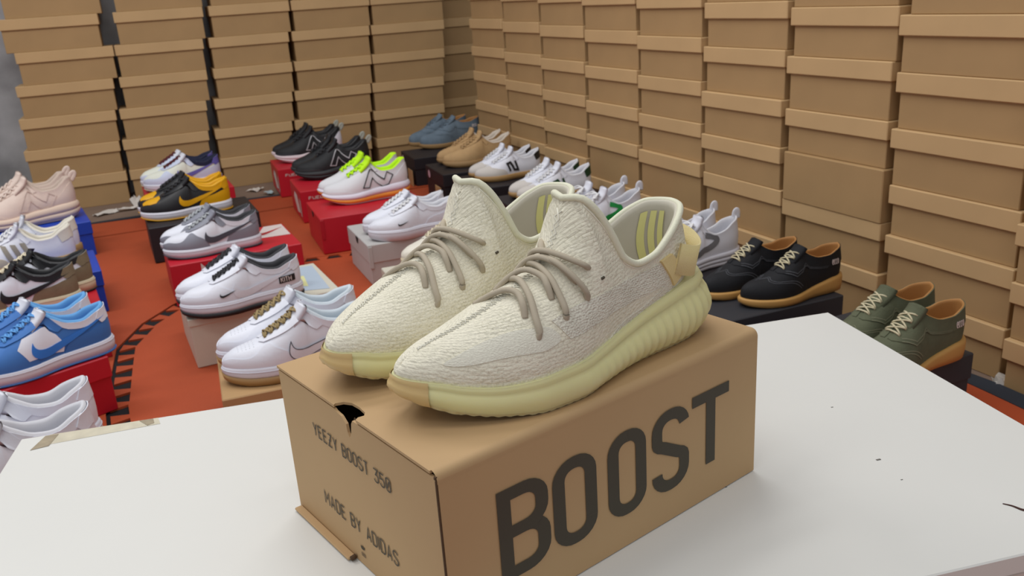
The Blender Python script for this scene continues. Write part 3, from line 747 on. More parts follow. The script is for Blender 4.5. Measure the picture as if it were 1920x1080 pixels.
wall('wall_back', pL, dirL, nL, .80, 1.60, .42)
wall('wall_right', pR, dirR, nR, -2.6, 3.55, .66)

# stacks of kraft boxes -------------------------------------------------------
ORD = ['lowest', 'second', 'third', 'fourth', 'fifth', 'sixth', 'seventh', 'eighth']
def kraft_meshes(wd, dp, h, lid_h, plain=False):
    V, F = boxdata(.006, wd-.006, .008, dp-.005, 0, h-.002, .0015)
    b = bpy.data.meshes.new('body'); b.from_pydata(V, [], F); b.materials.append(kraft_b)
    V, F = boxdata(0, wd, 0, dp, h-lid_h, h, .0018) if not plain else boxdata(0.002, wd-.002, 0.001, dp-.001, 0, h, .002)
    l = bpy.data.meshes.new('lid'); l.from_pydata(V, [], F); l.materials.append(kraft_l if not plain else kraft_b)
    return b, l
def kraft_box(meshes, p, rz, label, group):
    t = thing('shoe_box', label, 'box', p, rz, group)
    for me, nm in zip(meshes, ('body', 'lid')):
        o = bpy.data.objects.new(nm, me); C.objects.link(o); o.parent = t
    return t
LEFTC = [  # (left s of each visible row from the floor up, right s)
 ('first column from the left end', [(-.99, -.60), (-.977, -.619), (-.964, -.610), (-.951, -.589), (-.921, -.567), (-.952, -.602), (-.93, -.575)]),
 ('second column from the left end', [(-.600, -.235), (-.601, -.240), (-.584, -.230), (-.558, -.207), (-.553, -.198), (-.526, -.184), (-.52, -.17)]),
 ('third column from the left end', [(-.200, .125), (-.213, .132), (-.198, .156), (-.181, .175), (-.179, .180), (-.157, .200), (-.15, .21)]),
 ('fourth column from the left end', [(.132, .500), (.140, .508), (.164, .522), (.183, .538), (.190, .546), (.208, .556), (.21, .56)]),
 ('fifth column from the left end', [(.532, .870), (.517, .886), (.530, .890), (.547, .903), (.557, .914), (.565, .925), (.57, .93)]),
 ('set-back corner column', [(.93, 1.27), (.93, 1.27), (.94, 1.28), (.95, 1.29), (.955, 1.30), (.96, 1.30), (.965, 1.31)]),
]
rzL = ang(-15.4); HL = .1315
for ci, (cn, rows) in enumerate(LEFTC):
    wd = .37 if ci == 0 else (.345 if ci == 2 else .358); z = ZF
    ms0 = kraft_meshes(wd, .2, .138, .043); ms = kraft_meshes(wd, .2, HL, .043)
    for k, (a, b) in enumerate(rows):
        h = .138 if k == 0 else HL; off = (.17 if ci == 5 else 0)+random.uniform(-.004, .004)
        c = (a+b)/2; q = pL+dirL*(c-wd/2)+nL*off; q.z = z
        if ci == 5: q.z += 0
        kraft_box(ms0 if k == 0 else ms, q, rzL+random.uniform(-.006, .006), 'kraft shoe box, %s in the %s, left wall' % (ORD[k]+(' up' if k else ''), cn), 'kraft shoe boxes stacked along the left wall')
        z += h+.0002
# right wall: z of lid bottoms as seen, top to bottom; N marks the box without a lid rim
RIGHTC = [
 ('column in the far corner', 2.575, 2.225, [.408, .292, .177, .071, -.056]),
 ('second column from the far corner', 2.22, 1.888, [.397, .281, .165, .055, -.065]),
 ('third column from the far corner', 1.885, 1.555, [.386, .270, .153, .040, -.075]),
 ('fourth column from the far corner', 1.55, 1.222, [.374, .258, .142, .027, -.087]),
 ('fifth column from the far corner', 1.218, .896, [.361, .245, .129, .014, -.097]),
 ('fourth column from the near end', .892, .570, [.450, .333, .222, .105, -.010, -.1165]),
 ('third column from the near end', .563, .247, [.434, .318, .209, .087, 'N', -.133, -.250]),
 ('second column from the near end', .238, -.070, [.417, .301, .189, .075, -.043, -.152, -.272]),
 ('last column at the near end', -.085, -.40, [.40, .286, .174, .06, -.055, -.165, -.275]),
]
rzR = ang(76)-PI
LIDR = .040
for ci, (cn, a, b, zs_) in enumerate(RIGHTC):
    wd = a-b-.004; nums = []
    tops = []
    for v in zs_[::-1]:
        tops.append(None if v == 'N' else v+LIDR)
    for i, v in enumerate(tops):
        if v is None: tops[i] = tops[i-1]+.118
    low = tops[0]; rest = low-ZF; nb = max(1, round(rest/.118))
    tops = [ZF+rest*(i+1)/nb for i in range(nb)]+tops[1:]
    plain_i = None
    if 'N' in zs_: plain_i = nb-1+[x for x in zs_[::-1]].index('N')
    z = ZF; frm = -.03 if ci == 8 else 0
    for k, tp in enumerate(tops):
        h = tp-z-.0003
        jig = random.uniform(-.004, .004)+(-.008 if (ci, k) in ((6, 5), (5, 5), (7, 6)) else 0)
        q = pR+dirR*(a-.002+jig)+nR*(frm+random.uniform(-.003, .003)); q.z = z
        lab = 'kraft shoe box, %s in the %s, right wall' % (ORD[k]+(' up' if k else ''), cn)
        if k == plain_i: lab = 'plain kraft box without lid rim, third column from the near end, right wall'
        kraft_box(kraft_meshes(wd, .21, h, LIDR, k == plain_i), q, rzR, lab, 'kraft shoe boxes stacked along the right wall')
        z = tp

# foam mats -------------------------------------------------------------------
matm = mat('orange_foam', (170, 72, 36), .7, bump=(220, .25), var=.14, scale=2.6)
matd = mat('dark_blue_foam', (42, 48, 58), .75, bump=(220, .3), var=.1, scale=8)
def prism(name, poly, z0, z1, m, parent=None):
    n = len(poly); V = [(x, y, z0) for x, y in poly]+[(x, y, z1) for x, y in poly]
    F = [list(range(n))[::-1], list(range(n, 2*n))]+[[i, (i+1) % n, n+(i+1) % n, n+i] for i in range(n)]
    return mesh(name, V, F, m, parent, smooth=False)
def teeth(poly, pitch=.062, depth=.028, side=1, w0=.28, w1=.5):
    """dovetail notches cut along a polyline"""
    pts = [Vector(p) for p in poly]; seg = [(pts[i+1]-pts[i]).length for i in range(len(pts)-1)]; tot = sum(seg); n = int(tot/pitch); out = [pts[0]]
    def at(t):
        for i, l in enumerate(seg):
            if t <= l or i == len(seg)-1:
                d = (pts[i+1]-pts[i]).normalized(); return pts[i]+d*t, d
            t -= l
    for k in range(n):
        c = (k+.5)*tot/n; q, d = at(c); nn = Vector((-d.y, d.x))*side
        a, b = w0*pitch/2, w1*pitch/2
        out += [q-d*a, q-d*b+nn*depth, q+d*b+nn*depth, q+d*a]
    out.append(pts[-1]); return [(p.x, p.y) for p in out]
J = [(-.02, 1.05), (.05, 1.366), (.118, 1.582), (.165, 1.725), (.265, 1.862), (.376, 1.955), (.56, 2.05), (.79, 2.09), (.96, 2.02), (1.2, 1.93), (1.75, 1.78)]
Jt = teeth(J, pitch=.070, depth=.036, side=-1, w0=.42, w1=.74)
under = mat('dark_underlay', (22, 21, 24), .9)
below = Jt+[(1.36, .266), (1.26, .01), (.9, -1.2), (-.7, -1.2), (-.5, -.2)]
prism('foam_tile', below, ZF+.0006, ZM, matm, floor)
Jup = [(x-.007, y+.007) for x, y in J]
prism('floor_gap', [(x-.03, y+.03) for x, y in J]+[(x+.045, y-.045) for x, y in J[::-1]], ZF+.0003, ZM-.005, under, floor)
prism('floor_gap', [(-.9, 3.30), (1.93, 2.56), (1.93, 2.63), (-.9, 3.37)], ZF+.0003, ZM-.005, under, floor)
above = Jup[::-1]+[(-.6, 1.2), (-.95, 2.2), (-.9, 3.322), (.386, 2.982), (.56, 2.937), (1.125, 2.803), (1.93, 2.585)]
prism('foam_tile', above[::-1], ZF+.0006, ZM, matm, floor)
strip = [(-.9, 3.345), (.386, 2.998), (.56, 2.954), (1.125, 2.819), (1.93, 2.605), (1.98, 2.80), (1.226, 3.04), (1.068, 3.095), (.625, 3.172), (.435, 3.235), (-.85, 3.58)]
prism('foam_tile', strip, ZF+.0006, ZM, matm, floor)
prism('foam_tile', [(-.9, 3.583), (.43, 3.238), (1.07, 3.098), (1.98, 2.803), (1.99, 2.825), (1.07, 3.125), (.43, 3.265), (-.9, 3.61)], ZF+.0005, ZM+.001, matd, floor)
# dark mat strip along the right stacks, wavy edge
e1 = [(1.215, -.15), (1.291, .118), (1.315, .19), (1.334, .252), (1.345, .33), (1.43, .66), (1.62, 1.4), (1.76, 1.78), (1.94, 2.60)]
e2 = [(1.97, 2.58), (1.80, 1.76), (1.66, 1.4), (1.47, .66), (1.388, .33), (1.365, .20), (1.335, .1), (1.26, -.16)]
prism('foam_tile', e1[::-1]+e2[::-1], ZF+.0008, ZM+.0015, matd, floor)
# paper scraps on the bare concrete
pw = mat('scrap_paper', (214, 208, 200), .8); pb = mat('blue_tissue', (176, 196, 200), .8)
def scrap(x, y, sx, sy, rz, m, label, h=.012):
    V, F = [], []; n = 4
    for i in range(n+1):
        for j in range(n+1): V.append(((i/n-.5)*sx+random.uniform(-.006, .006), (j/n-.5)*sy+random.uniform(-.006, .006), .002+random.random()*h))
    for i in range(n):
        for j in range(n): a = i*(n+1)+j; F.append([a, a+1, a+n+2, a+n+1])
    o = mesh('paper_scrap', V, F, m, smooth=False, loc=(x, y, ZF+.001)); o.rotation_euler = (0, 0, rz); tag(o, label, 'litter', 'paper scraps on the bare floor strip')
scrap(.56, 3.42, .10, .05, .3, pw, 'torn white paper scrap lying left of the others at the foot of the left boxes')
scrap(.66, 3.41, .11, .035, -.1, pw, 'long crumpled white paper scrap at the foot of the left boxes')
scrap(.70, 3.44, .05, .05, .8, pw, 'upright folded white paper scrap below the gap between the first two columns', .05)
scrap(1.17, 3.30, .06, .05, .5, pw, 'crumpled beige paper scrap left of the red boxes')
scrap(1.18, 3.17, .035, .05, .2, pb, 'pale blue paper scrap beside the red boxes')
scrap(1.385, .19, .03, .045, .9, pw, 'small torn brown-white scrap at the foot of the right boxes', .02)

# table -----------------------------------------------------------------------
tw = mat('white_laminate', (224, 223, 218), .38, var=.012, scale=5, spec=.35)
tb = thing('table', 'low white laminate table holding the large cardboard box', 'table', (-.173, .598, ZF), ang(-24.9))
bx('tabletop', 0, 1.003, -.503, 0, -ZF-.018, -ZF, tw, tb, .0012)
bx('front_panel', .012, .991, -.500, -.484, .002, -ZF-.0195, mat('table_side_panel', (214, 208, 200), .5), tb)
bx('back_panel', .02, .983, -.03, -.014, .002, -ZF-.0195, MATS['table_side_panel'], tb)
for x in (.004, .983): bx('side_panel', x, x+.016, -.483, -.031, .002, -ZF-.0195, MATS['table_side_panel'], tb)
tp_ = mat('old_tape', (206, 198, 176), .5, var=.1, scale=60); tp2 = mat('old_tape_dark', (160, 146, 122), .6, var=.15, scale=90)
z0 = -ZF
mesh('tape_strip', [(.03, -.001, z0+.0002), (.145, -.001, z0+.0002), (.15, -.018, z0+.0003), (.035, -.026, z0+.0002)], [[0, 3, 2, 1]], tp_, tb, smooth=False)
mesh('tape_strip', [(.026, -.003, z0+.0005), (.04, -.003, z0+.0005), (.036, -.03, z0+.0005), (.018, -.034, z0+.0004)], [[0, 3, 2, 1]], tp2, tb, smooth=False)
mesh('tape_strip', [(.125, -.002, z0+.0006), (.14, -.002, z0+.0006), (.143, -.014, z0+.0006), (.136, -.018, z0+.0006)], [[0, 3, 2, 1]], tp2, tb, smooth=False)
tm = tb.matrix_world
def tl(x, y):
    a = ang(24.9); X, Y = x+.173, y-.598; return (X*math.cos(a)-Y*math.sin(a), X*math.sin(a)+Y*math.cos(a))
a1, a2, a3, a4 = tl(.4435, -.176), tl(.4455, -.183), tl(.4455, -.191), tl(.449, -.197)
V, F = tube([(*p, z0+.0004) for p in sm([a1, a2, a3, a4], 4)], lambda t: .0011*(.4+t), 5); mesh('edge_crack', V, F, mat('crack_dark', (70, 44, 38), .8), tb)
for (x, y, rr) in ((.437, -.068, .0022), (.30, .0, .001), (.50, .02, .0012), (.42, -.10, .001)):
    X, Y = tl(x, y); V, F = tube([(X-rr, Y, z0+.0002), (X+rr, Y, z0+.0002)], rr*.5, 5, .3); mesh('speck', V, F, mat('speck', (120, 116, 110), .8), tb)

# big box on the table --------------------------------------------------------
bk = mat('box_board', (188, 155, 113), .7, bump=(90, .06), var=.025, scale=9)
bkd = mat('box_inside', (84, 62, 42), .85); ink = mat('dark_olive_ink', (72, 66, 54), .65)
L_, D_, H_ = .34, .2485, .1411; TH = .0022
cb = thing('cardboard_box', 'large brown cardboard shoe box with big dark lettering on the white table', 'box', (0, 0, .0010))
def wallp(name, x0, x1, y0, y1, z0, z1, m=bk, b=.0007): return bx(name, x0, x1, y0, y1, z0, z1, m, cb, b)
wallp('front_wall', .0012, L_, 0, TH, 0, H_-.0085, b=.00005)
wallp('back_wall', .002, L_-.002, D_-TH, D_, 0, H_-.003)
wallp('right_wall', L_-.004, L_-.0015, TH, D_-TH, 0, H_-.004)
# left wall with a finger notch
notch = [(.144, H_-.004), (.1405, H_-.0055), (.132, H_-.0065), (.1255, H_-.011), (.1245, H_-.018), (.1222, H_-.0215), (.1185, H_-.016), (.1165, H_-.0075), (.114, H_-.004)]
poly = [(D_-.001, 0), (D_-.001, H_-.004)]+notch+[(.0012, H_-.004), (.0012, 0)]
V = [(0, y, z) for y, z in poly]+[(TH, y, z) for y, z in poly]; n = len(poly)
mesh('left_wall', V, [list(range(n)), list(range(n, 2*n))[::-1]]+[[i, n+i, n+(i+1) % n, (i+1) % n] for i in range(n)], bk, cb, smooth=False)
# lid panel with rounded front fold and the matching notch
prof = [(D_, H_), (.10, H_+.0004), (.02, H_+.0002), (.008, H_-.0004), (.003, H_-.002), (.0006, H_-.005), (.0, H_-.010)]
xs = [-.0005, .015, .05, .12, .22, .32, L_]
def lidz(x, y): return .0012*math.sin(min(1, x/.34)*PI)*sstep(.26, .0, y)
V, F = [], []
nl = [(.0, .150), (.010, .148), (.019, .131), (.012, .108), (.0, .100)]
lid = [( -.0006, D_), (L_, D_), (L_, .0061), (-.0006, .0061), (-.0006, .1065), (.0025, .1088), (.0075, .1080), (.0105, .1120), (.0118, .1235), (.0112, .1340), (.0075, .1405), (.0015, .1430), (-.0006, .1415)]
n = len(lid); V = [(x, y, H_-TH) for x, y in lid]+[(x, y, H_) for x, y in lid]
F = [list(range(n)), list(range(n, 2*n))[::-1]]+[[i, n+i, n+(i+1) % n, (i+1) % n] for i in range(n)]
lm = mesh('lid', V, F, bk, cb, smooth=False)
fp = [(.0062, H_), (.0060, H_-.00001), (.0045, H_-.0003), (.0028, H_-.0011), (.0014, H_-.0024), (.0005, H_-.0040), (.0, H_-.0060), (0, H_-.0062), (0, H_-.0086)]; K = len(fp)
V = [(x, y, z) for x in (.0008, L_) for y, z in fp]
F = [[k, k+1, K+k+1, K+k] for k in range(K-1)]+[[K+k for k in range(K)]+[K+0+K-K]] if False else [[k, k+1, K+k+1, K+k] for k in range(K-1)]
mesh('lid_fold', V, F, bk, cb)
bx('bottom_panel', .003, L_-.003, .003, D_-.003, .0005, .003, bk, cb, .0005)
bx('bottom_flap', -.0075, -.0002, .142, D_-.004, .0002, .0026, bk, cb, .0008)
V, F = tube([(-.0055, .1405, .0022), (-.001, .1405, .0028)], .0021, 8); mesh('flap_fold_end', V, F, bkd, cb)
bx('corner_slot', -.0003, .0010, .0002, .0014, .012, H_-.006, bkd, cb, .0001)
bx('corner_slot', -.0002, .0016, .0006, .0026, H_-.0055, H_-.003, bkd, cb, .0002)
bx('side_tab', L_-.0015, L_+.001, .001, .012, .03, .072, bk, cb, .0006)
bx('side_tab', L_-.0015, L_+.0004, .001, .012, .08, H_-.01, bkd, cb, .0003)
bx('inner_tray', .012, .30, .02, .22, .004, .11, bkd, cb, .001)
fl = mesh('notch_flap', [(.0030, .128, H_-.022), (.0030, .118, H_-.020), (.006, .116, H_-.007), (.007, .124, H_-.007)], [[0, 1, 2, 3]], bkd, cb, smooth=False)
for ch, x0, x1 in (('B', .046, .0935), ('O', .097, .1415), ('O', .1535, .1965), ('S', .2035, .2485), ('T', .2525, .3005)):
    lettering('letter', ch, (x0+.006 if ch != 'T' else x0, -.00045, .029), (1, 0, 0), (0, 0, 1), .0775, ink, cb, t=.155, width=(x1-x0-.012 if ch != 'T' else x1-x0), nrm=(0, -1, 0), w=.42)
lettering('lettering', 'YEEZY BOOST 350', (-.0004, .1885, .0965), (0, -1, 0), (0, 0, 1), .0125, ink, cb, t=.115, width=.124, nrm=(-1, 0, 0), w=.42, gap=.22)
lettering('lettering', 'MADE BY ADIDAS', (-.0004, .1865, .0315), (0, -1, 0), (0, 0, 1), .0135, ink, cb, t=.11, width=.1195, nrm=(-1, 0, 0), w=.42, gap=.22)
V, F = [], []
for (dy, rot, ln) in ((0, 0, .0042), (.0022, .55, .0034), (-.0022, -.55, .0034)):
    b = len(V); m_ = 10
    for i in range(m_):
        a = 2*PI*i/m_; p = Vector((math.sin(a)*.0011, math.cos(a)*ln/2+.0015)); y = p.x*math.cos(rot)+p.y*math.sin(rot); z = -p.x*math.sin(rot)+p.y*math.cos(rot)
        V.append((-.0006, .126+dy*.5+y, .0165+z))
    F.append(list(range(b, b+m_)))
for k in range(3):
    b = len(V); zz_ = .0120-.0012*k
    V += [(-.0006, .1225, zz_), (-.0006, .1295, zz_), (-.0006, .1295, zz_+.0006), (-.0006, .1225, zz_+.0006)]; F.append([b, b+1, b+2, b+3])
mesh('leaf_emblem', V, F, ink, cb, smooth=False)

# the pair
hero('near cream knit sneaker with mesh side band, yellow ribbed sole and heel loop', True, (.023, .066, H_+.0016), ang(-.5))
hero('far cream knit sneaker behind its twin, at the rear of the cardboard box', False, (.010, .178, H_+.0016), ang(1.5))

# display boxes on the mats ---------------------------------------------------
redm = mat('red_board', (176, 20, 38), .45, var=.03, scale=9, spec=.4); redl = mat('red_lid_board', (190, 26, 44), .45, var=.03, scale=9, spec=.4)
blk = mat('black_board', (36, 33, 37), .5, var=.08, scale=9); blk2 = mat('charcoal_board', (52, 54, 60), .5, var=.08, scale=9)
crm = mat('cream_board', (206, 200, 184), .6, var=.03, scale=9); gry = mat('grey_board', (186, 184, 182), .6, var=.03, scale=9)
blu = mat('blue_board', (22, 66, 176), .45, var=.04, scale=9); krf = mat('tan_board', (178, 142, 98), .7, var=.04, scale=9); pnk = mat('pink_red_board', (212, 72, 88), .5, var=.04, scale=9)
whp = mat('white_print', (214, 200, 196), .6); dkh = mat('dark_hole', (30, 26, 26), .9)
ZT = -.21
def dbox(label, x, y, yaw, w, d, bm, lm, lidh=.042, h=None, notch=False, over=.003, group='display boxes under the shoes'):
    h = ZT-ZM if h is None else h
    t = thing('shoe_box', label, 'box', (x, y, ZM+.0004), ang(yaw), group)
    bx('body', over, w-over, over, d-over, 0, h-.004, bm, t, .0015)
    bx('lid', 0, w, 0, d, h-lidh, h-.001, lm, t, .002)
    if notch:
        V = [(-.0012, d*.5+.016*math.cos(a), h-.004-.020*abs(math.sin(a))) for a in [PI*i/8 for i in range(9)]]
        mesh('finger_notch', V, [list(range(9))], dkh, t, smooth=False)
        bx('tuck_flap', .0, .012, -.0022, .0, h*.42, h-.006, bm, t, .001)
    return t
b1 = dbox('cream shoe box under the white sneakers with black laces', .261, 1.451, -12, .35, .26, crm, crm, .02)
mesh('lid_print', [(.22, .06, .1196), (.33, .02, .1196), (.34, .24, .1196), (.25, .25, .1196)], [[0, 1, 2, 3]], mat('pale_blue_print', (176, 190, 206), .6), b1, smooth=False)
mesh('lid_print', [(.24, .10, .1198), (.29, .07, .1198), (.30, .16, .1198), (.26, .17, .1198)], [[0, 1, 2, 3]], mat('pale_yellow_print', (222, 220, 160), .6), b1, smooth=False)
b2 = dbox('red shoe box with large pale lettering under the grey and white sneakers', .371, 1.922, -13, .36, .28, redm, redl, .118)
lettering('lettering', 'NIKE', (.085, -.0006, .030), (1, 0, 0), (0, 0, 1), .078, whp, b2, t=.2, width=.23, nrm=(0, -1, 0), w=.55, gap=.3)
mesh('lid_print', [(.25, .14, .1194), (.355, .13, .1194), (.355, .275, .1194), (.30, .275, .1194)], [[0, 1, 2, 3]], whp, b2, smooth=False)
mesh('lid_emblem', [(.265+(a-.41)*.16, .17+(b-.037)*1.4, .1197) for a, b in SWOOSH], [list(range(len(SWOOSH)))[::-1]], redm, b2, smooth=False)
dbox('black shoe box under the yellow and black sneakers', .463, 2.423, -13, .35, .29, blk, blk, .118)
dbox('red shoe box under the white and lilac sneakers, nearest the left stacks', .60, 2.915, -13, .32, .28, redm, redl, .118)
dbox('tan cardboard shoe box under the white sneakers with khaki laces', .165, .986, -18, .36, .25, krf, krf, .03)
for (x, y, l, nt) in ((1.165, 3.009, 'red shoe box under the black sneakers with white soles', 'FUEL FOAM'), (1.03, 2.508, 'red shoe box under the all-black sneakers', 'FUEL FOAM'), (.889, 2.064, 'red shoe box with side flap under the white and neon sneakers', None)):
    b = dbox(l, x, y, -17, .36, .28, redm, redl, .118, over=.001, notch=nt is None)
    if nt: lettering('lettering', nt, (.03, -.0006, .086), (1, 0, 0), (0, 0, 1), .012, whp, b, t=.2, width=.12, nrm=(0, -1, 0), w=.5)
    V = [(-.0008, .05, .03), (-.0008, .13, .02), (-.0008, .19, .07), (-.0008, .16, .095), (-.0008, .10, .09)]
    if nt:
        mesh('side_print', V, [[0, 1, 2, 3, 4]], whp, b, smooth=False)
        mesh('side_print', [(-.0008, .02, .02), (-.0008, .04, .02), (-.0008, .04, .09), (-.0008, .02, .08)], [[0, 1, 2, 3]], whp, b, smooth=False)
dbox('light grey shoe box with a finger notch under the all-white sneakers', .836, 1.661, -15.5, .35, .26, gry, gry, .055, notch=True)
dbox('small cream shoe box half hidden behind the knit sneakers', .68, 1.20, -17, .34, .26, crm, crm, .02)
blackboxes = ((1.645, 2.70, 'black shoe box under the blue-grey suede shoes', .24, blk), (1.525, 2.304, 'black shoe box under the tan suede sneakers', .26, blk), (1.44, 1.99, 'black shoe box under the white shoes with the black side mark', .26, blk),
    (1.34, 1.60, 'black shoe box under the white shoes with the dark green side mark', .26, blk), (1.22, 1.19, 'black shoe box under the shoes with the green wave', .26, blk), (1.09, .82, 'black shoe box under the shoes with the grey wave', .25, blk))
for x, y, l, d, m in blackboxes:
    b = dbox(l, x, y, -18, .33, d, m, m, .05)
    if y > 2.2:
        mesh('round_sticker', [(-.0009, .205+.016*math.cos(a), .09+.016*math.sin(a)) for a in [2*PI*i/14 for i in range(14)]], [list(range(14))], mat('pink_sticker', (214, 170, 184), .5), b, smooth=False)
        bx('brown_flap', -.012, -.009, .01, .085, .0, .068, krf, b, .0005)
dbox('charcoal shoe box under the black derby shoes', .965, .600, -16, .37, .232, blk2, blk2, .05)
dbox('dark shoe box under the olive suede derby shoes', .872, .262, -14, .345, .26, blk2, blk2, .05)
dbox('red shoe box with a deep lid under the blue and white sneakers', -.275, 1.318, 8, .35, .25, redm, redl, .046)
dbox('blue shoe box under the blush pink sneakers', -.01, 2.76, -7, .37, .27, blu, blu, .045)
dbox('blue shoe box under the cream sneakers with grey stripes', -.13, 2.10, -9, .36, .26, blu, blu, .045)
dbox('red shoe box under the black, olive and cream sneakers', -.20, 1.735, -9, .345, .25, redm, redl, .05)
dbox('pinkish red shoe box at the left table corner under plain white sneakers', -.36, .81, 4, .35, .235, pnk, pnk, .05)

# shoe pairs ------------------------------------------------------------------
white = WHT(); off = M_('off_white_leather', (226, 220, 206), .5); blackm = M_('black_mesh', (30, 31, 34), .6, bump=(400, .4), var=.2, scale=60); blackl = M_('black_leather', (34, 34, 37), .45)
grey = M_('grey_leather', (138, 140, 152), .5, var=.03, scale=40); dgrey = M_('dark_grey_suede', (74, 74, 84), .7); rubw = M_('white_rubber', (218, 218, 228), .45)
gum = M_('gum_rubber', (168, 132, 84), .5); lav = M_('pale_lilac_leather', (208, 216, 238), .5); pur = M_('purple_suede', (106, 100, 180), .7); navy = M_('navy_lining', (30, 34, 62), .8)
lem = M_('pale_lemon_mesh', (232, 234, 220), .6); yel = M_('golden_leather', (228, 168, 10), .45); sky = M_('sky_lining', (104, 166, 222), .75); unc = M_('mid_blue_leather', (62, 118, 190), .5, var=.03, scale=30)
lacew = M_('white_lace', (228, 228, 230), .8); laceb = M_('black_lace', (44, 44, 48), .8); lacek = M_('khaki_lace', (152, 132, 92), .85); laces_sky = M_('sky_lace', (96, 158, 220), .8); laceg = M_('grey_lace', (170, 174, 178), .8)
lacem = M_('maroon_lace', (96, 34, 44), .8); cream = M_('cream_rubber', (214, 200, 170), .5); olv = M_('olive_suede', (128, 116, 92), .8, var=.08, scale=60); creaml = M_('cream_lace', (220, 208, 180), .85)
neon = M_('neon_yellow_knit', (196, 250, 20), .7); wlin = M_('pale_blue_white_lining', (206, 216, 224), .8); glin = M_('charcoal_lining', (62, 62, 66), .85)
whitel = M_('white_lining', (216, 216, 222), .85); blushm = M_('blush_suede', (230, 210, 198), .75, var=.04, scale=40, bump=(200, .3)); blush2 = M_('blush_leather', (232, 212, 200), .6)
def pair(fn, args, kw, who, x, y, a, gap=.108, dz=0, far=None, group=None, dxf=0, sc=1.0):
    """near shoe built, far shoe = mirrored copy; two labels"""
    A = Vector((math.cos(ang(a)), math.sin(ang(a)), 0)); N = Vector((-A.y, A.x, 0))
    t = fn('near shoe of the pair of '+who, *args, **kw); t['group'] = group or 'pair of '+who
    t.location = (x, y, ZT+dz+.0006); t.rotation_euler = (0, 0, ang(a))
    t.scale = (sc, sc, sc)
    c = copy_tree(t); c['label'] = 'far shoe of the pair of '+(far or who); c.scale = (sc, -sc, sc)
    ym = max(v.co.y for ch in t.children for v in ch.data.vertices)*sc; gap = max(gap*.5, 2*ym+.002) if fn is not None else gap
    q = Vector(t.location)+N*gap+A*dxf; c.location = q; c.rotation_euler = (0, 0, ang(a))
    for ch in list(c.children):
        if ch.name.split('.')[0] in ('heel_lettering', 'sole_lettering'): bpy.data.objects.remove(ch)
    return t
cat = 'shoe'
def call(style, **kw):
    def f(label, *a, **k): return style(label, cat, None, **kw)
    return f
OV = lambda mud, eye, fox, heel, col: dict(mud=mud, eye=eye, fox=fox, heel=heel, col=col)
pair(call(court, base=lem, ov=OV(lav, lav, lav, pur, navy), sole=rubw, outsole=cream, laces=lacem, tongue_m=white, lining=navy, stripe=pur, gum=.12), (), {}, 'white and lilac sneakers with purple side logo', .635, 3.04, -9)
pair(call(court, base=blackl, ov=OV(blackl, blackl, yel, yel, yel), sole=rubw, outsole=yel, laces=laceb, tongue_m=blackl, lining=yel, stripe=yel, gum=.14,
     extra=lambda s, t: s.overlay('toe_box', yel, [[(.03, .62), (.10, .50), (.17, .52), (.22, .72), (.22, .99), (.03, .99)]], t, .0012)), (), {}, 'black and golden yellow sneakers', .479, 2.538, -11)
pair(call(court, base=white, ov=OV(grey, grey, grey, grey, white), sole=rubw, outsole=dgrey, laces=laceg, tongue_m=grey, lining=glin, stripe=dgrey, gum=.14), (), {}, 'grey and white sneakers with dark side logo', .385, 2.00, -12, sc=.91)
def kith_extra(s, t):
    st, tw_ = text_strokes('KITH', .55, .25)
    s.overlay('heel_label', blackl, [s.xz([(.79, .050), (.925, .052), (.925, .068), (.79, .066)])], t, .0034, sides=(-1,))
    s.stroke('heel_lettering', whp, [[(.805+a*.036, .0535+b*.011) for a, b in pl] for pl in st], t, t=.006, off=.0042)
    s.overlay('small_logo', blackl, [s.xz(small_swoosh(.30, .047, .24), dens=False)], t, .0034, sides=(-1,))
pair(call(court, base=white, ov=OV(white, white, white, white, white), sole=rubw, outsole=blackl, laces=laceb, tongue_m=white, lining=glin, stripe=white, force=True, extra=kith_extra, gum=.20), (), {}, 'white sneakers with black laces and black outsole', .258, 1.467, -12, sc=.93)
def tan_extra(s, t):
    s.stroke('side_logo_outline', dgrey, [SWOOSH+[SWOOSH[0]]], t, t=.005, off=.0034)
    s.stroke('toe_perforations', dgrey, [[(a, b), (a+.004, b)] for b in (.74, .84, .93) for a in (.10, .125, .15, .175, .20)], t, t=.004, off=.0006, sides=(-1, 1), thick=0, xz=False)
pair(call(court, base=white, ov=OV(white, white, white, white, white), sole=rubw, outsole=gum, laces=lacek, tongue_m=white, lining=wlin, stripe=white, force=True, extra=tan_extra, gum=.26, hi=.004), (), {}, 'white sneakers with khaki laces and gum outsole', .195, 1.045, -14, sc=.96)
pair(call(court, base=unc, ov=OV(unc, unc, unc, white, white), sole=rubw, outsole=unc, laces=laces_sky, tongue_m=white, lining=sky, stripe=M_('bright_blue_leather', (52, 124, 214), .45), gum=.14,
     extra=lambda s, t: (s.overlay('side_panel', white, [[(.38, .14), (.62, .08), (.64, .24), (.60, .52), (.48, .56), (.38, .62), (.33, .45)]], t, .0020, sides=(-1,)), s.overlay('toe_box', white, [[(.03, .62), (.10, .50), (.17, .48), (.22, .72), (.22, .99), (.03, .99)]], t, .0012))), (), {}, 'mid blue and white sneakers', -.175, 1.385, 5, gap=.105, sc=.93)
pair(call(court, base=white, ov=OV(white, white, white, white, white), sole=rubw, outsole=rubw, laces=lacew, tongue_m=white, lining=whitel, stripe=white, force=True, gum=0, hi=.010), (), {}, 'plain white sneakers at the left table corner', -.33, .87, 4, gap=.11, dxf=.03, sc=.95)
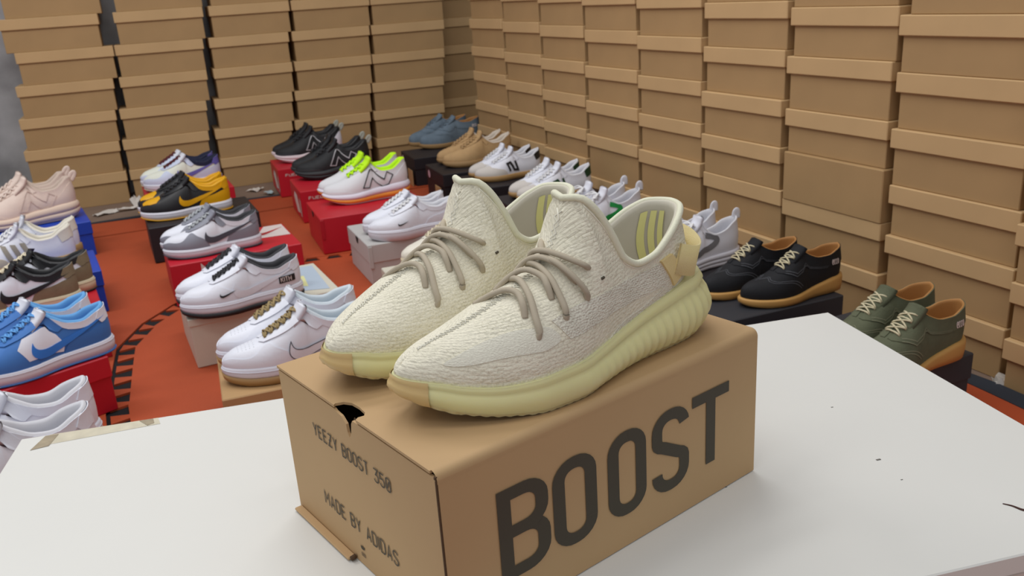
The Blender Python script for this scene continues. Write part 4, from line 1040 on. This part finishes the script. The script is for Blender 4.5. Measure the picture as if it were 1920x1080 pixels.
pair(call(court, base=white, ov=OV(white, white, white, white, white), sole=rubw, outsole=rubw, laces=lacew, tongue_m=white, lining=whitel, stripe=white, force=True, gum=0, nosw=True,
     extra=lambda s, t: s.overlay('small_logo', blackl, [s.xz(small_swoosh(.30, .047, .22), dens=False)], t, .0034, sides=(-1,))), (), {}, 'all-white sneakers with a tiny dark toe logo', .865, 1.695, -17, sc=.87)
pair(call(court, base=off, ov=OV(off, off, off, off, off), sole=cream, outsole=cream, laces=creaml, tongue_m=off, lining=off, stripe=off, force=True, gum=0), (), {}, 'cream sneakers half hidden behind the knit pair', .760, 1.305, -16, sc=.88)
pair(call(court, base=white, ov=OV(olv, blackl, olv, olv, blackl), sole=cream, outsole=blackl, laces=creaml, tongue_m=blackl, lining=blackl, stripe=blackl, gum=.10), (), {}, 'black, olive and white sneakers on cream soles', -.145, 1.86, -14, gap=.105, dxf=.03, sc=.94)
side3 = M_('grey_stripe', (150, 142, 130), .6); beige = M_('beige_suede', (196, 184, 160), .8)
def three(s, t):
    for a in (.43, .51, .59): s.overlay('side_stripe', side3, [s.xz([(a, .032), (a+.05, .031), (a-.01, .078), (a-.055, .080)])], t, .0018, sides=(-1,))
def nn(col):
    def f(s, t):
        s.stroke('side_mark', col, [[(.475, .036), (.435, .066), (.485, .070), (.54, .039), (.60, .037), (.565, .074)]], t, t=.030, off=.002)
    return f
pair(call(samba, base=white, ov=dict(mud=beige, eye=white, heel=off), sole=gum, laces=lacew, lining=off, side=three), (), {}, 'cream sneakers with three grey side stripes', -.075, 2.27, -13, gap=.10, dxf=.01)
pair(call(samba, base=white, ov=dict(mud=M_('pale_grey_suede', (206, 200, 194), .8), eye=white, heel=blackl), sole=gum, laces=lacew, lining=whitel, side=nn(blackl)), (), {}, 'white shoes with a black side mark and gum sole', 1.52, 2.08, -17, gap=.10, sc=.88)
dgreen = M_('dark_green_leather', (30, 66, 42), .5)
pair(call(samba, base=white, ov=dict(mud=MATS['pale_grey_suede'], eye=white, heel=dgreen), sole=gum, laces=lacew, lining=whitel, side=nn(dgreen)), (), {}, 'white shoes with a dark green side mark', 1.41, 1.70, -17, gap=.10, sc=.90)
tans = M_('tan_suede', (186, 152, 108), .85, var=.06, scale=60, bump=(300, .3))
pair(call(samba, base=tans, ov=dict(mud=tans, eye=tans, heel=tans), sole=M_('tan_rubber', (160, 128, 86), .6), laces=tans, lining=M_('light_lining', (214, 202, 188), .85), side=lambda s, t: None), (), {}, 'plain tan suede sneakers', 1.605, 2.41, -16, gap=.10)
green = M_('green_leather', (30, 150, 72), .45); gr2 = M_('mid_grey_leather', (118, 118, 122), .5)
pair(call(slipon, base=white, wavem=green, sole=rubw, laces=lacew, lining=whitel, patch=blackl), (), {}, 'white sneakers with a green side wave', 1.215, 1.283, -17, gap=.09, sc=.88)
pair(call(slipon, base=white, wavem=gr2, sole=rubw, laces=lacew, lining=whitel, patch=blackl), (), {}, 'white sneakers with a grey side wave', 1.138, .886, -15, gap=.10, sc=.87)
leath = M_('brown_leather_lining', (174, 124, 70), .6); amber = M_('amber_sole', (194, 148, 84), .5, var=.05, scale=20)
blks = M_('black_suede', (20, 21, 26), .75, bump=(300, .3)); olvs = M_('olive_green_suede', (92, 96, 74), .85, var=.10, scale=40, bump=(300, .3)); blsu = M_('blue_grey_suede', (104, 120, 134), .85, var=.08, scale=50, bump=(300, .3))
stt = M_('pale_stitching', (120, 122, 118), .8); cord = M_('cream_round_lace', (206, 196, 164), .8)
pair(call(derby, base=blks, sole=amber, laces=cord, lining=leath, stitch=M_('grey_stitching', (92, 94, 100), .8), logo=whp), (), {}, 'black suede derby shoes with cream laces', 1.122, .604, -15, gap=.115, dxf=-.04, sc=.84)
pair(call(derby, base=olvs, sole=amber, laces=cord, lining=leath, stitch=M_('olive_stitching', (134, 134, 108), .8), logo=whp), (), {}, 'olive suede derby shoes with cream laces', .948, .262, -14, gap=.105, dxf=.03, sc=.85)
pair(call(derby, base=blsu, sole=M_('tan_sole', (150, 118, 76), .6), laces=blsu, lining=leath, stitch=blsu, logo=whp), (), {}, 'blue-grey suede shoes in the far corner', 1.79, 2.87, -12, gap=.10, dxf=-.02)
ovb = dict(mud=M_('charcoal_overlay', (52, 54, 56), .5), eye=blackl, fox=blackl)
silver = M_('silver_print', (196, 198, 202), .4)
pair(call(runner, base=blackm, ov=dict(mud=M_('slate_overlay', (48, 52, 58), .6), eye=blackl, fox=white), m1=M_('pale_pink_foam', (222, 204, 208), .5), m2=MATS['pale_pink_foam'], m3=rubw, laces=laceb, lining=blackl, nmat=silver, nfill=None, tabm=M_('grey_webbing', (170, 172, 160), .7)), (), {}, 'black running sneakers with pale soles', 1.225, 3.15, -16)
pair(call(runner, base=blackm, ov=ovb, m1=M_('graphite_foam', (46, 48, 50), .55), m2=blackl, m3=blackl, laces=laceb, lining=blackl, nmat=silver, nfill=None, tabm=MATS['grey_webbing']), (), {}, 'all-black running sneakers', 1.115, 2.71, -16)
pair(call(runner, base=M_('white_mesh', (222, 222, 226), .6, bump=(500, .3)), ov=dict(mud=M_('white_film', (226, 226, 230), .45), eye=MATS['white_film'], fox=MATS['white_film']), m1=M_('lilac_white_foam', (222, 216, 228), .5), m2=M_('peach_foam', (236, 152, 60), .5), m3=rubw, laces=neon, lining=neon, tongue_m=neon, nmat=blackl, nfill=None), (), {}, 'white running sneakers with neon yellow laces', .99, 2.225, -17, gap=.105)
# blush pink chunky pair
pair(call(runner, base=blushm, ov=dict(mud=blush2, eye=blush2, fox=blush2), m1=M_('blush_foam', (228, 204, 184), .55), m2=MATS['blush_foam'], m3=MATS['blush_foam'], laces=blush2, lining=M_('blush_lining', (206, 186, 172), .85), nmat=blushm, nfill=None, tabm=blush2), (), {}, 'blush pink chunky sneakers', .03, 2.86, -3, gap=.12, sc=1.1)

# small pieces go one level down, under the part they sit on
SUB = {'sole_stitching': 'midsole', 'heel_lettering': 'heel_label', 'lid_print': 'lid', 'lid_emblem': 'lid', 'insole': 'lining', 'round_sticker': 'body', 'side_print': 'body',
       'tab_patch': 'pull_tab', 'lining_band': 'lining', 'stitching': 'upper', 'side_letter_outline': 'upper', 'toe_perforations': 'upper', 'centre_stitching': 'upper', 'leaf_emblem': 'left_wall', 'letter': 'front_wall', 'finger_notch': 'body', 'sole_patch': 'outsole', 'midsole_lip': 'midsole'}
for root in [o for o in bpy.data.objects if o.type == 'EMPTY' and o.parent is None]:
    kids = {}
    for ch in root.children: kids.setdefault(ch.name.split('.')[0], ch)
    for ch in list(root.children):
        n = ch.name.split('.')[0]; host = SUB.get(n)
        if n == 'lettering': host = 'left_wall' if 'left_wall' in kids else 'body'
        if host and host in kids and kids[host] is not ch: ch.parent = kids[host]
